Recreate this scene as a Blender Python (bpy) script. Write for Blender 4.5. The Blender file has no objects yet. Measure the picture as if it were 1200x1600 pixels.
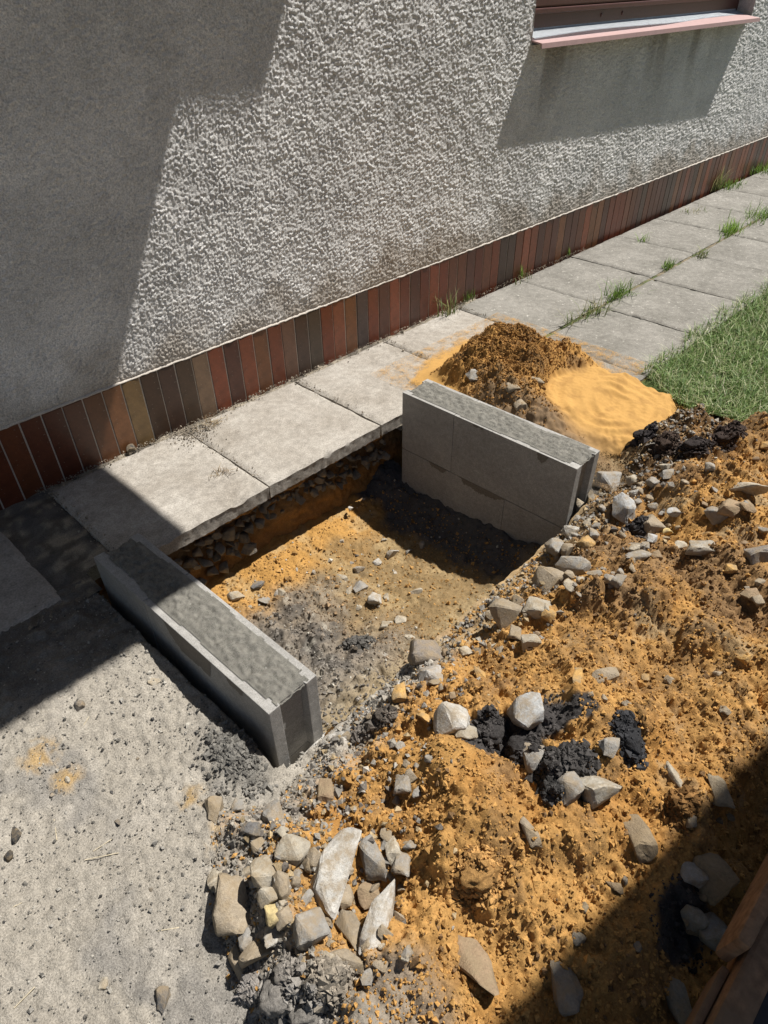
import bpy, bmesh, math, random
import numpy as np
from mathutils import Matrix, Vector

SC = bpy.context.scene
COL = SC.collection
rnd = random.Random(7)

# ------------------------------------------------------------------ camera
CAM = np.array([-0.3292, -1.9637, 1.2513])
YAW, PITCH, ROLL, FPX = 0.79, -0.6781, -0.013, 1050.35
_f = np.array([math.sin(YAW)*math.cos(PITCH), math.cos(YAW)*math.cos(PITCH), math.sin(PITCH)])
_r = np.cross(_f, [0, 0, 1]); _r /= np.linalg.norm(_r); _u = np.cross(_r, _f)
_c, _s = math.cos(ROLL), math.sin(ROLL)
_r, _u = _c*_r + _s*_u, -_s*_r + _c*_u
cd = bpy.data.cameras.new('camera'); cam = bpy.data.objects.new('camera', cd); COL.objects.link(cam)
cd.sensor_fit = 'HORIZONTAL'; cd.sensor_width = 36.0; cd.lens = 36.0*FPX/1200.0
cd.clip_start = 0.02; cd.clip_end = 1500
cam.matrix_world = Matrix(((_r[0], _u[0], -_f[0], CAM[0]), (_r[1], _u[1], -_f[1], CAM[1]), (_r[2], _u[2], -_f[2], CAM[2]), (0, 0, 0, 1)))
SC.camera = cam

# ------------------------------------------------------------------ light
SUN = Vector((-0.54, 0.15, -1.0)).normalized()          # direction the light travels
world = bpy.data.worlds.new('World'); SC.world = world; world.use_nodes = True
wn = world.node_tree; wn.nodes.clear()
sky = wn.nodes.new('ShaderNodeTexSky'); sky.sky_type = 'NISHITA'; sky.sun_disc = False
sky.sun_elevation = math.asin(-SUN.z)
sky.sun_rotation = math.atan2(-SUN.x, -SUN.y)
sky.air_density = 1.0; sky.dust_density = 0.7; sky.ozone_density = 1.0
bg = wn.nodes.new('ShaderNodeBackground'); bg.inputs['Strength'].default_value = 0.05
wo = wn.nodes.new('ShaderNodeOutputWorld')
wn.links.new(sky.outputs[0], bg.inputs[0]); wn.links.new(bg.outputs[0], wo.inputs[0])
sl = bpy.data.lights.new('sun', 'SUN'); sl.energy = 5.0; sl.angle = math.radians(0.55); sl.color = (1.0, 0.965, 0.915)
so = bpy.data.objects.new('sun', sl); COL.objects.link(so); so.location = (3, -3, 8)
so.rotation_euler = SUN.to_track_quat('-Z', 'Y').to_euler()
SC.view_settings.view_transform = 'Standard'; SC.view_settings.look = 'None'
SC.view_settings.gamma = 1.0; SC.view_settings.exposure = 0.56; SC.view_settings.use_curve_mapping = False

# ------------------------------------------------------------------ numpy noise
def _hash(ix, iy, seed):
    h = (ix.astype(np.int64)*374761393 + iy.astype(np.int64)*668265263 + seed*1442695041) & 0xFFFFFFFF
    h = ((h ^ (h >> 13))*1274126177) & 0xFFFFFFFF
    h = ((h ^ (h >> 16))*2246822519) & 0xFFFFFFFF
    return ((h ^ (h >> 15)) & 0xFFFFFF)/float(0x1000000)
def perlin(x, y, s, seed=0):
    """gradient noise, wavelength s, about -1..1"""
    x = np.asarray(x, float)/s; y = np.asarray(y, float)/s
    ix = np.floor(x); iy = np.floor(y); fx = x-ix; fy = y-iy
    u = fx*fx*fx*(fx*(fx*6-15)+10); v = fy*fy*fy*(fy*(fy*6-15)+10)
    def g(dx, dy):
        a = _hash(ix+dx, iy+dy, seed)*2*math.pi
        return np.cos(a)*(fx-dx) + np.sin(a)*(fy-dy)
    a = g(0, 0)*(1-u) + g(1, 0)*u; b = g(0, 1)*(1-u) + g(1, 1)*u
    return (a*(1-v) + b*v)*1.5
def fbm(x, y, s, seed=0, oct=4, gain=0.5):
    r = 0; a = 1.0
    for k in range(oct):
        r = r + a*perlin(x, y, s, seed+k*17); s *= 0.5; a *= gain
    return r
def worley(x, y, s, seed=0):
    """distance to nearest feature point, in cells"""
    x = np.asarray(x, float)/s; y = np.asarray(y, float)/s
    ix = np.floor(x); iy = np.floor(y); best = np.full(x.shape, 9.0)
    for dx in (-1, 0, 1):
        for dy in (-1, 0, 1):
            px = ix+dx+_hash(ix+dx, iy+dy, seed); py = iy+dy+_hash(ix+dx, iy+dy, seed+91)
            best = np.minimum(best, (px-x)**2+(py-y)**2)
    return np.sqrt(best)
def blobs(x, y, s, seed=0):
    """rounded lumps 0..1"""
    return np.clip(1-worley(x, y, s, seed)**2*1.6, 0, 1)
def domes(x, y, s, seed=0, r=0.62):
    """close-packed grains: steep-sided domes 0..1"""
    d = worley(x, y, s, seed)/r
    return np.sqrt(np.clip(1-d*d, 0, 1))
def clumps(x, y, s, seed=0, r=0.7, p=1.6):
    """grains of unequal height; returns height 0..1 and a random number per grain"""
    x = np.asarray(x, float)/s; y = np.asarray(y, float)/s
    ix = np.floor(x); iy = np.floor(y); best = np.full(x.shape, 9.0); idh = np.zeros(x.shape)
    for dx in (-1, 0, 1):
        for dy in (-1, 0, 1):
            h1 = _hash(ix+dx, iy+dy, seed); h2 = _hash(ix+dx, iy+dy, seed+91)
            d = (ix+dx+h1-x)**2+(iy+dy+h2-y)**2; m = d < best
            best = np.where(m, d, best); idh = np.where(m, (h1*7.13+h2*3.71) % 1.0, idh)
    return idh**p*np.sqrt(np.clip(1-best/(r*r), 0, 1)), idh
def sstep(a, b, x):
    t = np.clip((np.asarray(x, float)-a)/(b-a), 0, 1); return t*t*(3-2*t)
def mixc(c, d, t):
    t = np.clip(t, 0, 1)[..., None]; return c*(1-t) + np.asarray(d)*t

# ------------------------------------------------------------------ mesh helpers
def mesh_np(name, V, F, cols=None, smooth=True):
    """mesh from numpy arrays; F is (n,3) or (n,4)"""
    me = bpy.data.meshes.new(name)
    V = np.asarray(V, np.float32); F = np.asarray(F, np.int32); k = F.shape[1]
    me.vertices.add(len(V)); me.vertices.foreach_set('co', V.ravel())
    me.loops.add(F.size); me.loops.foreach_set('vertex_index', F.ravel())
    me.polygons.add(len(F)); me.polygons.foreach_set('loop_start', np.arange(0, F.size, k, dtype=np.int32))
    me.polygons.foreach_set('loop_total', np.full(len(F), k, np.int32))
    me.update(calc_edges=True)
    me.polygons.foreach_set('use_smooth', np.full(len(F), smooth, bool))
    if cols is not None:
        a = me.color_attributes.new('Col', 'FLOAT_COLOR', 'POINT')
        c = np.ones((len(V), 4), np.float32); c[:, :3] = np.clip(cols, 0, 1)
        a.data.foreach_set('color', c.ravel())
    me.validate()
    return me
def grid_faces(ny, nx, mask=None):
    i = np.arange(ny*nx).reshape(ny, nx)
    q = np.stack([i[:-1, :-1], i[:-1, 1:], i[1:, 1:], i[1:, :-1]], -1)
    if mask is not None: q = q[mask]
    return q.reshape(-1, 4)
def obj(name, me, mat=None, parent=None, loc=None, rotz=0.0):
    o = bpy.data.objects.new(name, me); COL.objects.link(o)
    if mat is not None and me is not None and len(me.materials) == 0: me.materials.append(mat)
    if parent is not None: o.parent = parent
    if loc is not None: o.location = loc
    if rotz: o.rotation_euler[2] = rotz
    return o
def empty(name, loc=(0, 0, 0), rotz=0.0, parent=None):
    o = bpy.data.objects.new(name, None); COL.objects.link(o); o.location = loc; o.rotation_euler[2] = rotz
    o.empty_display_size = 0.05
    if parent is not None: o.parent = parent
    return o
def tag(o, label, cat, group=None, kind=None):
    o['label'] = label; o['category'] = cat
    if group: o['group'] = group
    if kind: o['kind'] = kind
    return o
def structure(o): o['kind'] = 'structure'; return o
def bm_mesh(name, bm, smooth=False):
    me = bpy.data.meshes.new(name); bmesh.ops.recalc_face_normals(bm, faces=bm.faces); bm.to_mesh(me); bm.free()
    if smooth:
        for p in me.polygons: p.use_smooth = True
    return me
def box_bm(x0, x1, y0, y1, z0, z1, bev=0.0, seg=2):
    bm = bmesh.new()
    vs = [bm.verts.new((x, y, z)) for z in (z0, z1) for y in (y0, y1) for x in (x0, x1)]
    for f in ((0, 1, 3, 2), (4, 6, 7, 5), (0, 4, 5, 1), (2, 3, 7, 6), (0, 2, 6, 4), (1, 5, 7, 3)): bm.faces.new([vs[i] for i in f])
    if bev: bmesh.ops.bevel(bm, geom=bm.edges[:], offset=bev, segments=seg, profile=0.6, affect='EDGES')
    return bm
def prism_bm(poly, z0, z1, bev=0.0):
    bm = bmesh.new()
    a = [bm.verts.new((x, y, z0)) for x, y in poly]; b = [bm.verts.new((x, y, z1)) for x, y in poly]
    n = len(poly)
    bm.faces.new(a[::-1]); bm.faces.new(b)
    for i in range(n): bm.faces.new((a[i], a[(i+1) % n], b[(i+1) % n], b[i]))
    bmesh.ops.recalc_face_normals(bm, faces=bm.faces)
    if bev: bmesh.ops.bevel(bm, geom=bm.edges[:], offset=bev, segments=2, profile=0.6, affect='EDGES')
    return bm

# ------------------------------------------------------------------ materials
def new_mat(name):
    m = bpy.data.materials.new(name); m.use_nodes = True; nt = m.node_tree; nt.nodes.clear()
    out = nt.nodes.new('ShaderNodeOutputMaterial'); b = nt.nodes.new('ShaderNodeBsdfPrincipled')
    nt.links.new(b.outputs[0], out.inputs[0])
    return m, nt, b, out
def N(nt, t, **kw):
    n = nt.nodes.new(t)
    for k, v in kw.items():
        if k.startswith('i_'): n.inputs[k[2:].replace('_', ' ')].default_value = v
        else: setattr(n, k, v)
    return n
def noise(nt, scale, detail=4, rough=0.6, coord='Object', vec=None):
    n = N(nt, 'ShaderNodeTexNoise'); n.inputs['Scale'].default_value = scale
    n.inputs['Detail'].default_value = detail; n.inputs['Roughness'].default_value = rough
    if vec is None:
        tc = N(nt, 'ShaderNodeTexCoord'); vec = tc.outputs[coord]
    nt.links.new(vec, n.inputs['Vector']); return n
def ramp(nt, fac, stops):
    r = N(nt, 'ShaderNodeValToRGB'); nt.links.new(fac, r.inputs[0]); e = r.color_ramp.elements
    while len(e) < len(stops): e.new(0.5)
    for el, (p, c) in zip(e, stops):
        el.position = p; el.color = (c, c, c, 1) if not hasattr(c, '__len__') else (*c, 1)
    return r
def mul(nt, a, b, mode='MULTIPLY', fac=1.0):
    m = N(nt, 'ShaderNodeMix', data_type='RGBA', blend_type=mode)
    if hasattr(fac, 'is_linked'): nt.links.new(fac, m.inputs[0])
    else: m.inputs[0].default_value = fac
    for s, v in ((m.inputs[6], a), (m.inputs[7], b)):
        if hasattr(v, 'is_linked'): nt.links.new(v, s)
        else: s.default_value = (*v, 1)
    return m.outputs[2]
def bump(nt, b, h, strength=0.5, dist=0.002, normal=None):
    n = N(nt, 'ShaderNodeBump'); n.inputs['Strength'].default_value = strength; n.inputs['Distance'].default_value = dist
    nt.links.new(h, n.inputs['Height'])
    if normal is not None: nt.links.new(normal, n.inputs['Normal'])
    nt.links.new(n.outputs[0], b.inputs['Normal']); return n.outputs[0]

def soil_material(name, scale=260.0, lo=0.62, hi=1.25, bs=0.8, bd=0.003, spec=0.15):
    m, nt, b, _ = new_mat(name)
    at = N(nt, 'ShaderNodeAttribute', attribute_name='Col')
    n1 = noise(nt, scale, 5, 0.7); n2 = noise(nt, scale*0.13, 4, 0.6)
    c = mul(nt, at.outputs['Color'], ramp(nt, n1.outputs['Fac'], [(0.28, lo), (0.72, hi)]).outputs[0])
    c = mul(nt, c, ramp(nt, n2.outputs['Fac'], [(0.3, 0.82), (0.7, 1.12)]).outputs[0])
    nt.links.new(c, b.inputs['Base Color']); b.inputs['Roughness'].default_value = 0.95
    b.inputs['Specular IOR Level'].default_value = spec
    bump(nt, b, n1.outputs['Fac'], bs, bd)
    return m
M = {}
M['soil'] = soil_material('soil')
M['yard'] = soil_material('yard_dirt', 300, 0.5, 1.4, 1.0, 0.004)
M['sand'] = soil_material('sand', 520, 0.78, 1.15, 0.5, 0.0012)
M['pit'] = soil_material('pit_soil', 240, 0.62, 1.25, 0.7, 0.003)

def concrete_material(name, base, dark, scale=60, spots=0.0, bs=0.35, pits=True, warm=(1, 1, 1)):
    m, nt, b, _ = new_mat(name)
    oi = N(nt, 'ShaderNodeObjectInfo'); tc = N(nt, 'ShaderNodeTexCoord')
    off = N(nt, 'ShaderNodeVectorMath', operation='ADD')
    sc = N(nt, 'ShaderNodeVectorMath', operation='SCALE'); sc.inputs[0].default_value = (7.3, 3.1, 5.7)
    nt.links.new(oi.outputs['Random'], sc.inputs['Scale'])
    nt.links.new(tc.outputs['Object'], off.inputs[0]); nt.links.new(sc.outputs[0], off.inputs[1])
    v = off.outputs[0]
    a = noise(nt, 5.0, 5, 0.65, vec=v); f = noise(nt, scale*6, 5, 0.7, vec=v); md = noise(nt, scale, 4, 0.65, vec=v)
    c = mul(nt, dark, base, 'MIX', ramp(nt, a.outputs['Fac'], [(0.3, 0.0), (0.68, 1.0)]).outputs[0])
    c = mul(nt, c, ramp(nt, md.outputs['Fac'], [(0.3, 0.83), (0.7, 1.1)]).outputs[0])
    c = mul(nt, c, ramp(nt, f.outputs['Fac'], [(0.3, 0.6), (0.7, 1.26)]).outputs[0])
    pit_n = noise(nt, scale*2.2, 6, 0.8, vec=v)
    c = mul(nt, c, (0.13, 0.115, 0.09), 'MIX', ramp(nt, pit_n.outputs['Fac'], [(0.62, 0.0), (0.70, 0.7)]).outputs[0])
    if spots:
        s1 = noise(nt, 48, 6, 0.8, vec=v)
        c = mul(nt, c, (0.72, 0.69, 0.62), 'MIX', ramp(nt, s1.outputs['Fac'], [(0.60, 0.0), (0.66, spots)]).outputs[0])
        s2 = noise(nt, 14, 6, 0.8, vec=v)
        c = mul(nt, c, (0.09, 0.085, 0.07), 'MIX', ramp(nt, s2.outputs['Fac'], [(0.60, 0.0), (0.72, 0.6)]).outputs[0])
    nt.links.new(c, b.inputs['Base Color']); b.inputs['Roughness'].default_value = 0.9
    b.inputs['Specular IOR Level'].default_value = 0.2
    n = bump(nt, b, f.outputs['Fac'], bs, 0.0016)
    bump(nt, b, md.outputs['Fac'], bs, 0.004, n)
    return m
M['slab'] = concrete_material('old_paving_concrete', (0.40, 0.37, 0.325), (0.27, 0.24, 0.20), 40, 0.0, 0.5)
M['slab_lichen'] = concrete_material('weathered_paving_concrete', (0.27, 0.255, 0.225), (0.17, 0.16, 0.138), 40, 0.6, 0.6)
M['slab_dirty'] = concrete_material('dirty_paving_concrete', (0.40, 0.37, 0.33), (0.24, 0.22, 0.195), 30, 0.0, 0.4)
M['block'] = concrete_material('block_concrete', (0.37, 0.357, 0.332), (0.28, 0.27, 0.25), 70, 0.0, 0.35)

def simple_rough(name, base, var=0.25, scale=80, bs=0.4, bd=0.002, rough=0.8, spec=0.3, second=None):
    m, nt, b, _ = new_mat(name)
    n1 = noise(nt, scale, 5, 0.65); n2 = noise(nt, scale*0.12, 4, 0.6)
    c = mul(nt, base, ramp(nt, n1.outputs['Fac'], [(0.3, 1-var), (0.7, 1+var)]).outputs[0])
    if second: c = mul(nt, c, second, 'MIX', ramp(nt, n2.outputs['Fac'], [(0.45, 0.0), (0.62, 0.75)]).outputs[0])
    nt.links.new(c, b.inputs['Base Color']); b.inputs['Roughness'].default_value = rough
    b.inputs['Specular IOR Level'].default_value = spec
    bump(nt, b, n1.outputs['Fac'], bs, bd)
    return m
M['mortar'] = simple_rough('wet_mortar', (0.155, 0.148, 0.127), 0.5, 420, 1.0, 0.004, 0.75, 0.3, (0.235, 0.222, 0.19))
M['stain'] = simple_rough('damp_mortar_stain', (0.15, 0.135, 0.115), 0.25, 200, 0.3, 0.001, 0.7, 0.3)
M['grout'] = simple_rough('plinth_grout', (0.52, 0.47, 0.41), 0.3, 300, 0.5, 0.002, 0.95, 0.1)
M['canopy'] = simple_rough('canopy_render', (0.42, 0.40, 0.37), 0.15, 60)
M['wood'] = simple_rough('weathered_wood', (0.22, 0.13, 0.075), 0.4, 60, 0.5, 0.002, 0.85, 0.2, (0.16, 0.11, 0.07))
M['window_wood'] = simple_rough('mahogany_window_paint', (0.085, 0.028, 0.018), 0.25, 90, 0.15, 0.001, 0.4, 0.5)
M['sill'] = simple_rough('pink_sill_paint', (0.40, 0.265, 0.25), 0.10, 40, 0.1, 0.001, 0.6, 0.3, (0.40, 0.26, 0.24))
M['zinc'] = simple_rough('zinc_flashing', (0.62, 0.66, 0.69), 0.06, 40, 0.05, 0.001, 0.45, 0.5)
M['straw'] = simple_rough('dry_straw', (0.44, 0.38, 0.27), 0.3, 90, 0.2)
M['ground'] = simple_rough('ground_dirt', (0.24, 0.215, 0.175), 0.25, 60, 0.5, 0.004, 0.95, 0.1)
M['turf'] = simple_rough('turf_soil', (0.055, 0.075, 0.025), 0.5, 90, 0.6, 0.004, 0.95, 0.1)
m, nt, b, _ = new_mat('dark_glass'); b.inputs['Base Color'].default_value = (0.02, 0.022, 0.025, 1); b.inputs['Roughness'].default_value = 0.05; M['glass'] = m

# stucco
m, nt, b, _ = new_mat('roughcast_stucco')
at = N(nt, 'ShaderNodeAttribute', attribute_name='Col')
n1 = noise(nt, 230, 4, 0.7); n2 = noise(nt, 3.0, 4, 0.6); n3 = noise(nt, 60, 4, 0.6)
c = mul(nt, at.outputs['Color'], ramp(nt, n1.outputs['Fac'], [(0.32, 0.55), (0.68, 1.25)]).outputs[0])
c = mul(nt, c, ramp(nt, n2.outputs['Fac'], [(0.3, 0.92), (0.7, 1.05)]).outputs[0])
c = mul(nt, c, ramp(nt, n3.outputs['Fac'], [(0.3, 0.9), (0.7, 1.06)]).outputs[0])
nt.links.new(c, b.inputs['Base Color']); b.inputs['Roughness'].default_value = 0.95; b.inputs['Specular IOR Level'].default_value = 0.15
bump(nt, b, n1.outputs['Fac'], 0.9, 0.004); M['stucco'] = m
# klinker tile
m, nt, b, _ = new_mat('fired_clay_tile')
oi = N(nt, 'ShaderNodeObjectInfo'); n1 = noise(nt, 24, 5, 0.7); n2 = noise(nt, 330, 3, 0.6)
n4 = noise(nt, 110, 3, 0.5)
c = mul(nt, oi.outputs['Color'], ramp(nt, n1.outputs['Fac'], [(0.3, 0.62), (0.7, 1.35)]).outputs[0])
c = mul(nt, c, (0.42, 0.37, 0.31), 'MIX', ramp(nt, n4.outputs['Fac'], [(0.68, 0.0), (0.74, 0.55)]).outputs[0])
c = mul(nt, c, ramp(nt, n2.outputs['Fac'], [(0.3, 0.85), (0.7, 1.1)]).outputs[0])
nt.links.new(c, b.inputs['Base Color']); b.inputs['Roughness'].default_value = 0.33; b.inputs['Specular IOR Level'].default_value = 0.45
bump(nt, b, n1.outputs['Fac'], 0.15, 0.003); M['tile'] = m
# rock: colour from the object, dusted with soil by noise
m, nt, b, _ = new_mat('field_rock')
oi = N(nt, 'ShaderNodeObjectInfo'); tc = N(nt, 'ShaderNodeTexCoord')
sc = N(nt, 'ShaderNodeVectorMath', operation='SCALE'); sc.inputs[0].default_value = (17.3, 9.1, 5.7); nt.links.new(oi.outputs['Random'], sc.inputs['Scale'])
geo = N(nt, 'ShaderNodeNewGeometry')
off = N(nt, 'ShaderNodeVectorMath', operation='ADD'); nt.links.new(geo.outputs['Position'], off.inputs[0]); nt.links.new(sc.outputs[0], off.inputs[1]); v = off.outputs[0]
n1 = noise(nt, 28, 5, 0.65, vec=v); n2 = noise(nt, 170, 6, 0.75, vec=v); n3 = noise(nt, 38, 5, 0.7, vec=v)
c = mul(nt, oi.outputs['Color'], ramp(nt, n1.outputs['Fac'], [(0.3, 0.8), (0.7, 1.22)]).outputs[0])
c = mul(nt, c, ramp(nt, n2.outputs['Fac'], [(0.3, 0.75), (0.7, 1.2)]).outputs[0])
c = mul(nt, c, (0.27, 0.205, 0.125), 'MIX', ramp(nt, n3.outputs['Fac'], [(0.42, 0.0), (0.62, 0.75)]).outputs[0])
nt.links.new(c, b.inputs['Base Color']); b.inputs['Roughness'].default_value = 0.85; b.inputs['Specular IOR Level'].default_value = 0.25
bump(nt, b, n2.outputs['Fac'], 0.75, 0.005); M['rock'] = m
# clod: crumbly earth, colour from the object
m, nt, b, _ = new_mat('earth_clod')
oi = N(nt, 'ShaderNodeObjectInfo'); geo = N(nt, 'ShaderNodeNewGeometry'); n2 = noise(nt, 190, 6, 0.75, vec=geo.outputs['Position'])
c = mul(nt, oi.outputs['Color'], ramp(nt, n2.outputs['Fac'], [(0.3, 0.55), (0.7, 1.4)]).outputs[0])
nt.links.new(c, b.inputs['Base Color']); b.inputs['Roughness'].default_value = 0.95; b.inputs['Specular IOR Level'].default_value = 0.2
bump(nt, b, n2.outputs['Fac'], 0.9, 0.006); M['clod'] = m
# grass
m, nt, b, out = new_mat('grass_blade')
at = N(nt, 'ShaderNodeAttribute', attribute_name='Col')
nt.links.new(at.outputs['Color'], b.inputs['Base Color']); b.inputs['Roughness'].default_value = 0.55; b.inputs['Specular IOR Level'].default_value = 0.3
tr = N(nt, 'ShaderNodeBsdfTranslucent'); nt.links.new(at.outputs['Color'], tr.inputs['Color'])
mx = N(nt, 'ShaderNodeMixShader'); mx.inputs[0].default_value = 0.3
nt.links.new(b.outputs[0], mx.inputs[1]); nt.links.new(tr.outputs[0], mx.inputs[2]); nt.links.new(mx.outputs[0], out.inputs[0]); M['grass'] = m
# thin sand dust: grains with gaps
m, nt, b, out = new_mat('sand_dust')
at = N(nt, 'ShaderNodeAttribute', attribute_name='Col'); al = N(nt, 'ShaderNodeAttribute', attribute_name='Cover')
n1 = noise(nt, 420, 4, 0.7); n2 = noise(nt, 26, 4, 0.6)
c = mul(nt, at.outputs['Color'], ramp(nt, n1.outputs['Fac'], [(0.3, 0.8), (0.7, 1.15)]).outputs[0]); nt.links.new(c, b.inputs['Base Color'])
b.inputs['Roughness'].default_value = 0.95; b.inputs['Specular IOR Level'].default_value = 0.1
ad = N(nt, 'ShaderNodeMath', operation='MULTIPLY_ADD'); nt.links.new(n1.outputs['Fac'], ad.inputs[0]); ad.inputs[1].default_value = 1.8; nt.links.new(al.outputs['Fac'], ad.inputs[2])
a2 = N(nt, 'ShaderNodeMath', operation='MULTIPLY_ADD'); nt.links.new(n2.outputs['Fac'], a2.inputs[0]); a2.inputs[1].default_value = 0.7; nt.links.new(ad.outputs[0], a2.inputs[2])
rp = ramp(nt, a2.outputs[0], [(0.86, 0.0), (0.98, 1.0)])
tp = N(nt, 'ShaderNodeBsdfTransparent'); mx = N(nt, 'ShaderNodeMixShader')
nt.links.new(rp.outputs[0], mx.inputs[0]); nt.links.new(tp.outputs[0], mx.inputs[1]); nt.links.new(b.outputs[0], mx.inputs[2]); nt.links.new(mx.outputs[0], out.inputs[0])
M['dust'] = m

ORANGE = np.array([0.43, 0.24, 0.078]); DEEP = np.array([0.35, 0.18, 0.052]); BROWN = np.array([0.19, 0.115, 0.055])
BLACK = np.array([0.042, 0.038, 0.036]); GREY = np.array([0.30, 0.27, 0.225]); TAN = np.array([0.33, 0.245, 0.14])
SANDC = np.array([0.44, 0.255, 0.083])

# ================================================================== surface functions
PIT_L, PIT_R, PIT_BACK, LIP = 0.19, 1.205, -0.455, -1.25
HEAP = [(0.16, -1.262), (0.6, -1.25), (1.20, -1.25), (1.40, -1.20), (1.72, -1.155), (1.96, -1.22), (2.06, -1.45), (2.25, -1.9), (2.3, -2.6),
        (-0.30, -2.6), (-0.25, -1.58), (-0.215, -1.45), (-0.17, -1.36), (-0.10, -1.27), (0.02, -1.30)]
def poly_sd(x, y, P):
    d = np.full(np.shape(x), 1e9); ins = np.zeros(np.shape(x), bool); n = len(P)
    for i in range(n):
        ax, ay = P[i]; bx, by = P[(i+1) % n]; ex, ey = bx-ax, by-ay
        t = np.clip(((x-ax)*ex+(y-ay)*ey)/(ex*ex+ey*ey), 0, 1)
        d = np.minimum(d, (x-ax-t*ex)**2+(y-ay-t*ey)**2)
        with np.errstate(divide='ignore', invalid='ignore'):
            c = ((ay > y) != (by > y)) & (x < (bx-ax)*(y-ay)/(by-ay)+ax)
        ins ^= c
    return np.where(ins, 1, -1)*np.sqrt(d)
def ground_z(x, y):
    z = -0.010 - 0.022*sstep(-0.7, -1.15, y) - 0.070*sstep(-1.19, -1.27, y+0.25*np.clip(-x, 0, 0.4))*sstep(-0.12, 0.07, x)
    xb = 0.0535 + 0.029*(-0.53-y)
    z = z - 0.11*sstep(-0.030, -0.010, x-xb + 0.010*perlin(x, y, 0.07, 8))*(y > -1.245)*(x < 0.2)
    z = np.where(x > 1.3, -0.03 - 0.07*sstep(-1.15, -1.3, y), z)
    return z + 0.006*fbm(x, y, 0.35, 3, 3)
BUMPS = [(0.235, -1.585, 0.115, 0.095), (0.15, -1.68, 0.055, 0.075), (0.62, -1.66, 0.05, 0.14), (0.95, -1.62, 0.055, 0.16), (0.30, -1.46, -0.03, 0.08),
         (1.40, -1.50, 0.06, 0.16), (1.75, -1.40, 0.07, 0.12), (1.1, -1.85, 0.05, 0.2), (0.02, -1.56, -0.02, 0.08), (0.45, -1.78, 0.03, 0.12),
         (0.38, -1.60, -0.045, 0.075), (1.3, -1.33, 0.03, 0.07), (0.8, -1.42, 0.02, 0.09), (1.84, -1.33, 0.07, 0.09), (1.96, -1.45, 0.07, 0.09), (1.62, -1.27, 0.05, 0.08), (2.0, -1.6, 0.08, 0.12)]
def heap_macro(x, y):
    d = poly_sd(x, y, HEAP); dp = np.maximum(d, 0)
    t = 0.165*(1-np.exp(-dp/0.22))
    s = np.clip(dp/0.10, 0, 1)
    for bx, by, a, r in BUMPS: t = t + s*a*np.exp(-((x-bx)**2+(y-by)**2)/(r*r))
    t = t + s*(0.048*perlin(x, y, 0.26, 11) + 0.034*perlin(x, y, 0.12, 12) + 0.016*np.abs(perlin(x, y, 0.06, 13)) + 0.014*blobs(x+0.02*perlin(x, y, 0.05, 14), y, 0.075, 15)*sstep(-0.1, 0.4, perlin(x, y, 0.2, 16)))
    t = t*(1-0.55*sstep(-1.93, -2.05, y)*(x < 0.9))
    return np.where(d > 0, np.maximum(t, 0.0)+0.002, d*0.5)
def heap_z(x, y): return ground_z(x, y) + heap_macro(x, y)
def pit_z(x, y):
    z = -0.352 + 0.0*x
    z = z + 0.055*sstep(-0.62, -0.47, y)*(1-0.35*sstep(0.5, 1.1, x))
    z = z + 0.07*sstep(-0.85, -1.25, y) + 0.06*sstep(0.75, 0.2, x)*sstep(-0.7, -1.1, y)
    z = z + 0.05*sstep(1.08, 1.22, x)
    z = z + 0.016*fbm(x, y, 0.2, 23, 3)
    g = sstep(0.78, 0.5, x + 0.08*perlin(x, y, 0.15, 5))*sstep(-0.62, -0.75, y)
    return z + g*(0.012*np.abs(perlin(x, y, 0.07, 24)) + 0.012*perlin(x, y, 0.11, 25))
DISC = (1.765, -1.055, 0.245); MOUND = (1.715, -0.655)
def sand_macro(x, y):
    mx, my = MOUND
    wxx = x + 0.05*perlin(x, y, 0.16, 37); wyy = y + 0.05*perlin(x, y, 0.16, 38)
    r2 = ((wxx-mx)/0.235)**2 + ((wyy-my)/0.22)**2
    t = 0.135*np.exp(-(r2*1.05)**1.5)*(1+0.35*perlin(x, y, 0.12, 31)) + 0.02*np.exp(-r2)
    t = t + 0.05*np.exp(-(((x-1.52)/0.11)**2 + ((y+0.78)/0.16)**2))
    t = t + 0.05*np.exp(-(((x-1.47)/0.08)**2 + ((y+1.0)/0.16)**2))
    t = t + 0.055*np.exp(-(((x-1.93)/0.05)**2 + ((y+0.80)/0.09)**2))*(1+0.4*perlin(x, y, 0.06, 39))
    dr = np.sqrt((x-DISC[0])**2 + ((y-DISC[1])*1.05)**2)
    flat = 0.050 + 0.0050*np.sin(dr*120+3.0*perlin(x, y, 0.17, 32))*(0.4+0.6*sstep(-0.3, 0.5, perlin(x, y, 0.1, 36))) * sstep(0.02, 0.08, dr)*(0.35+0.65*sstep(-0.35, 0.35, perlin(x, y, 0.16, 35))) + 0.006*perlin(x, y, 0.1, 34)
    k = sstep(DISC[2]+0.05, DISC[2]-0.05, dr + 0.03*fbm(x, y, 0.1, 33, 4))
    t = t*(1-k) + flat*k
    return t
def sand_z(x, y): return -0.03*sstep(-0.98, -1.06, y) + sand_macro(x, y)
def slab_zone(x, y): return (y > -0.514) | ((x > 1.38) & (y > -1.03))
def surf(x, y):
    z = np.where((x > PIT_L) & (x < PIT_R) & (y > LIP) & (y < -0.5), pit_z(x, y), ground_z(x, y))
    z = np.where(poly_sd(x, y, HEAP) > 0, np.maximum(z, heap_z(x, y)), z)
    z = np.where(slab_zone(x, y), 0.0, z)
    z = np.where((x > 1.36) & (y > -1.3) & (y < -0.3) & (sand_macro(x, y) > 0.006), np.maximum(z, sand_z(x, y)), z)
    return z
_gx = np.arange(-1.3, 5.8, 0.006); _gy = np.arange(-2.6, 0.02, 0.006)
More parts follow.
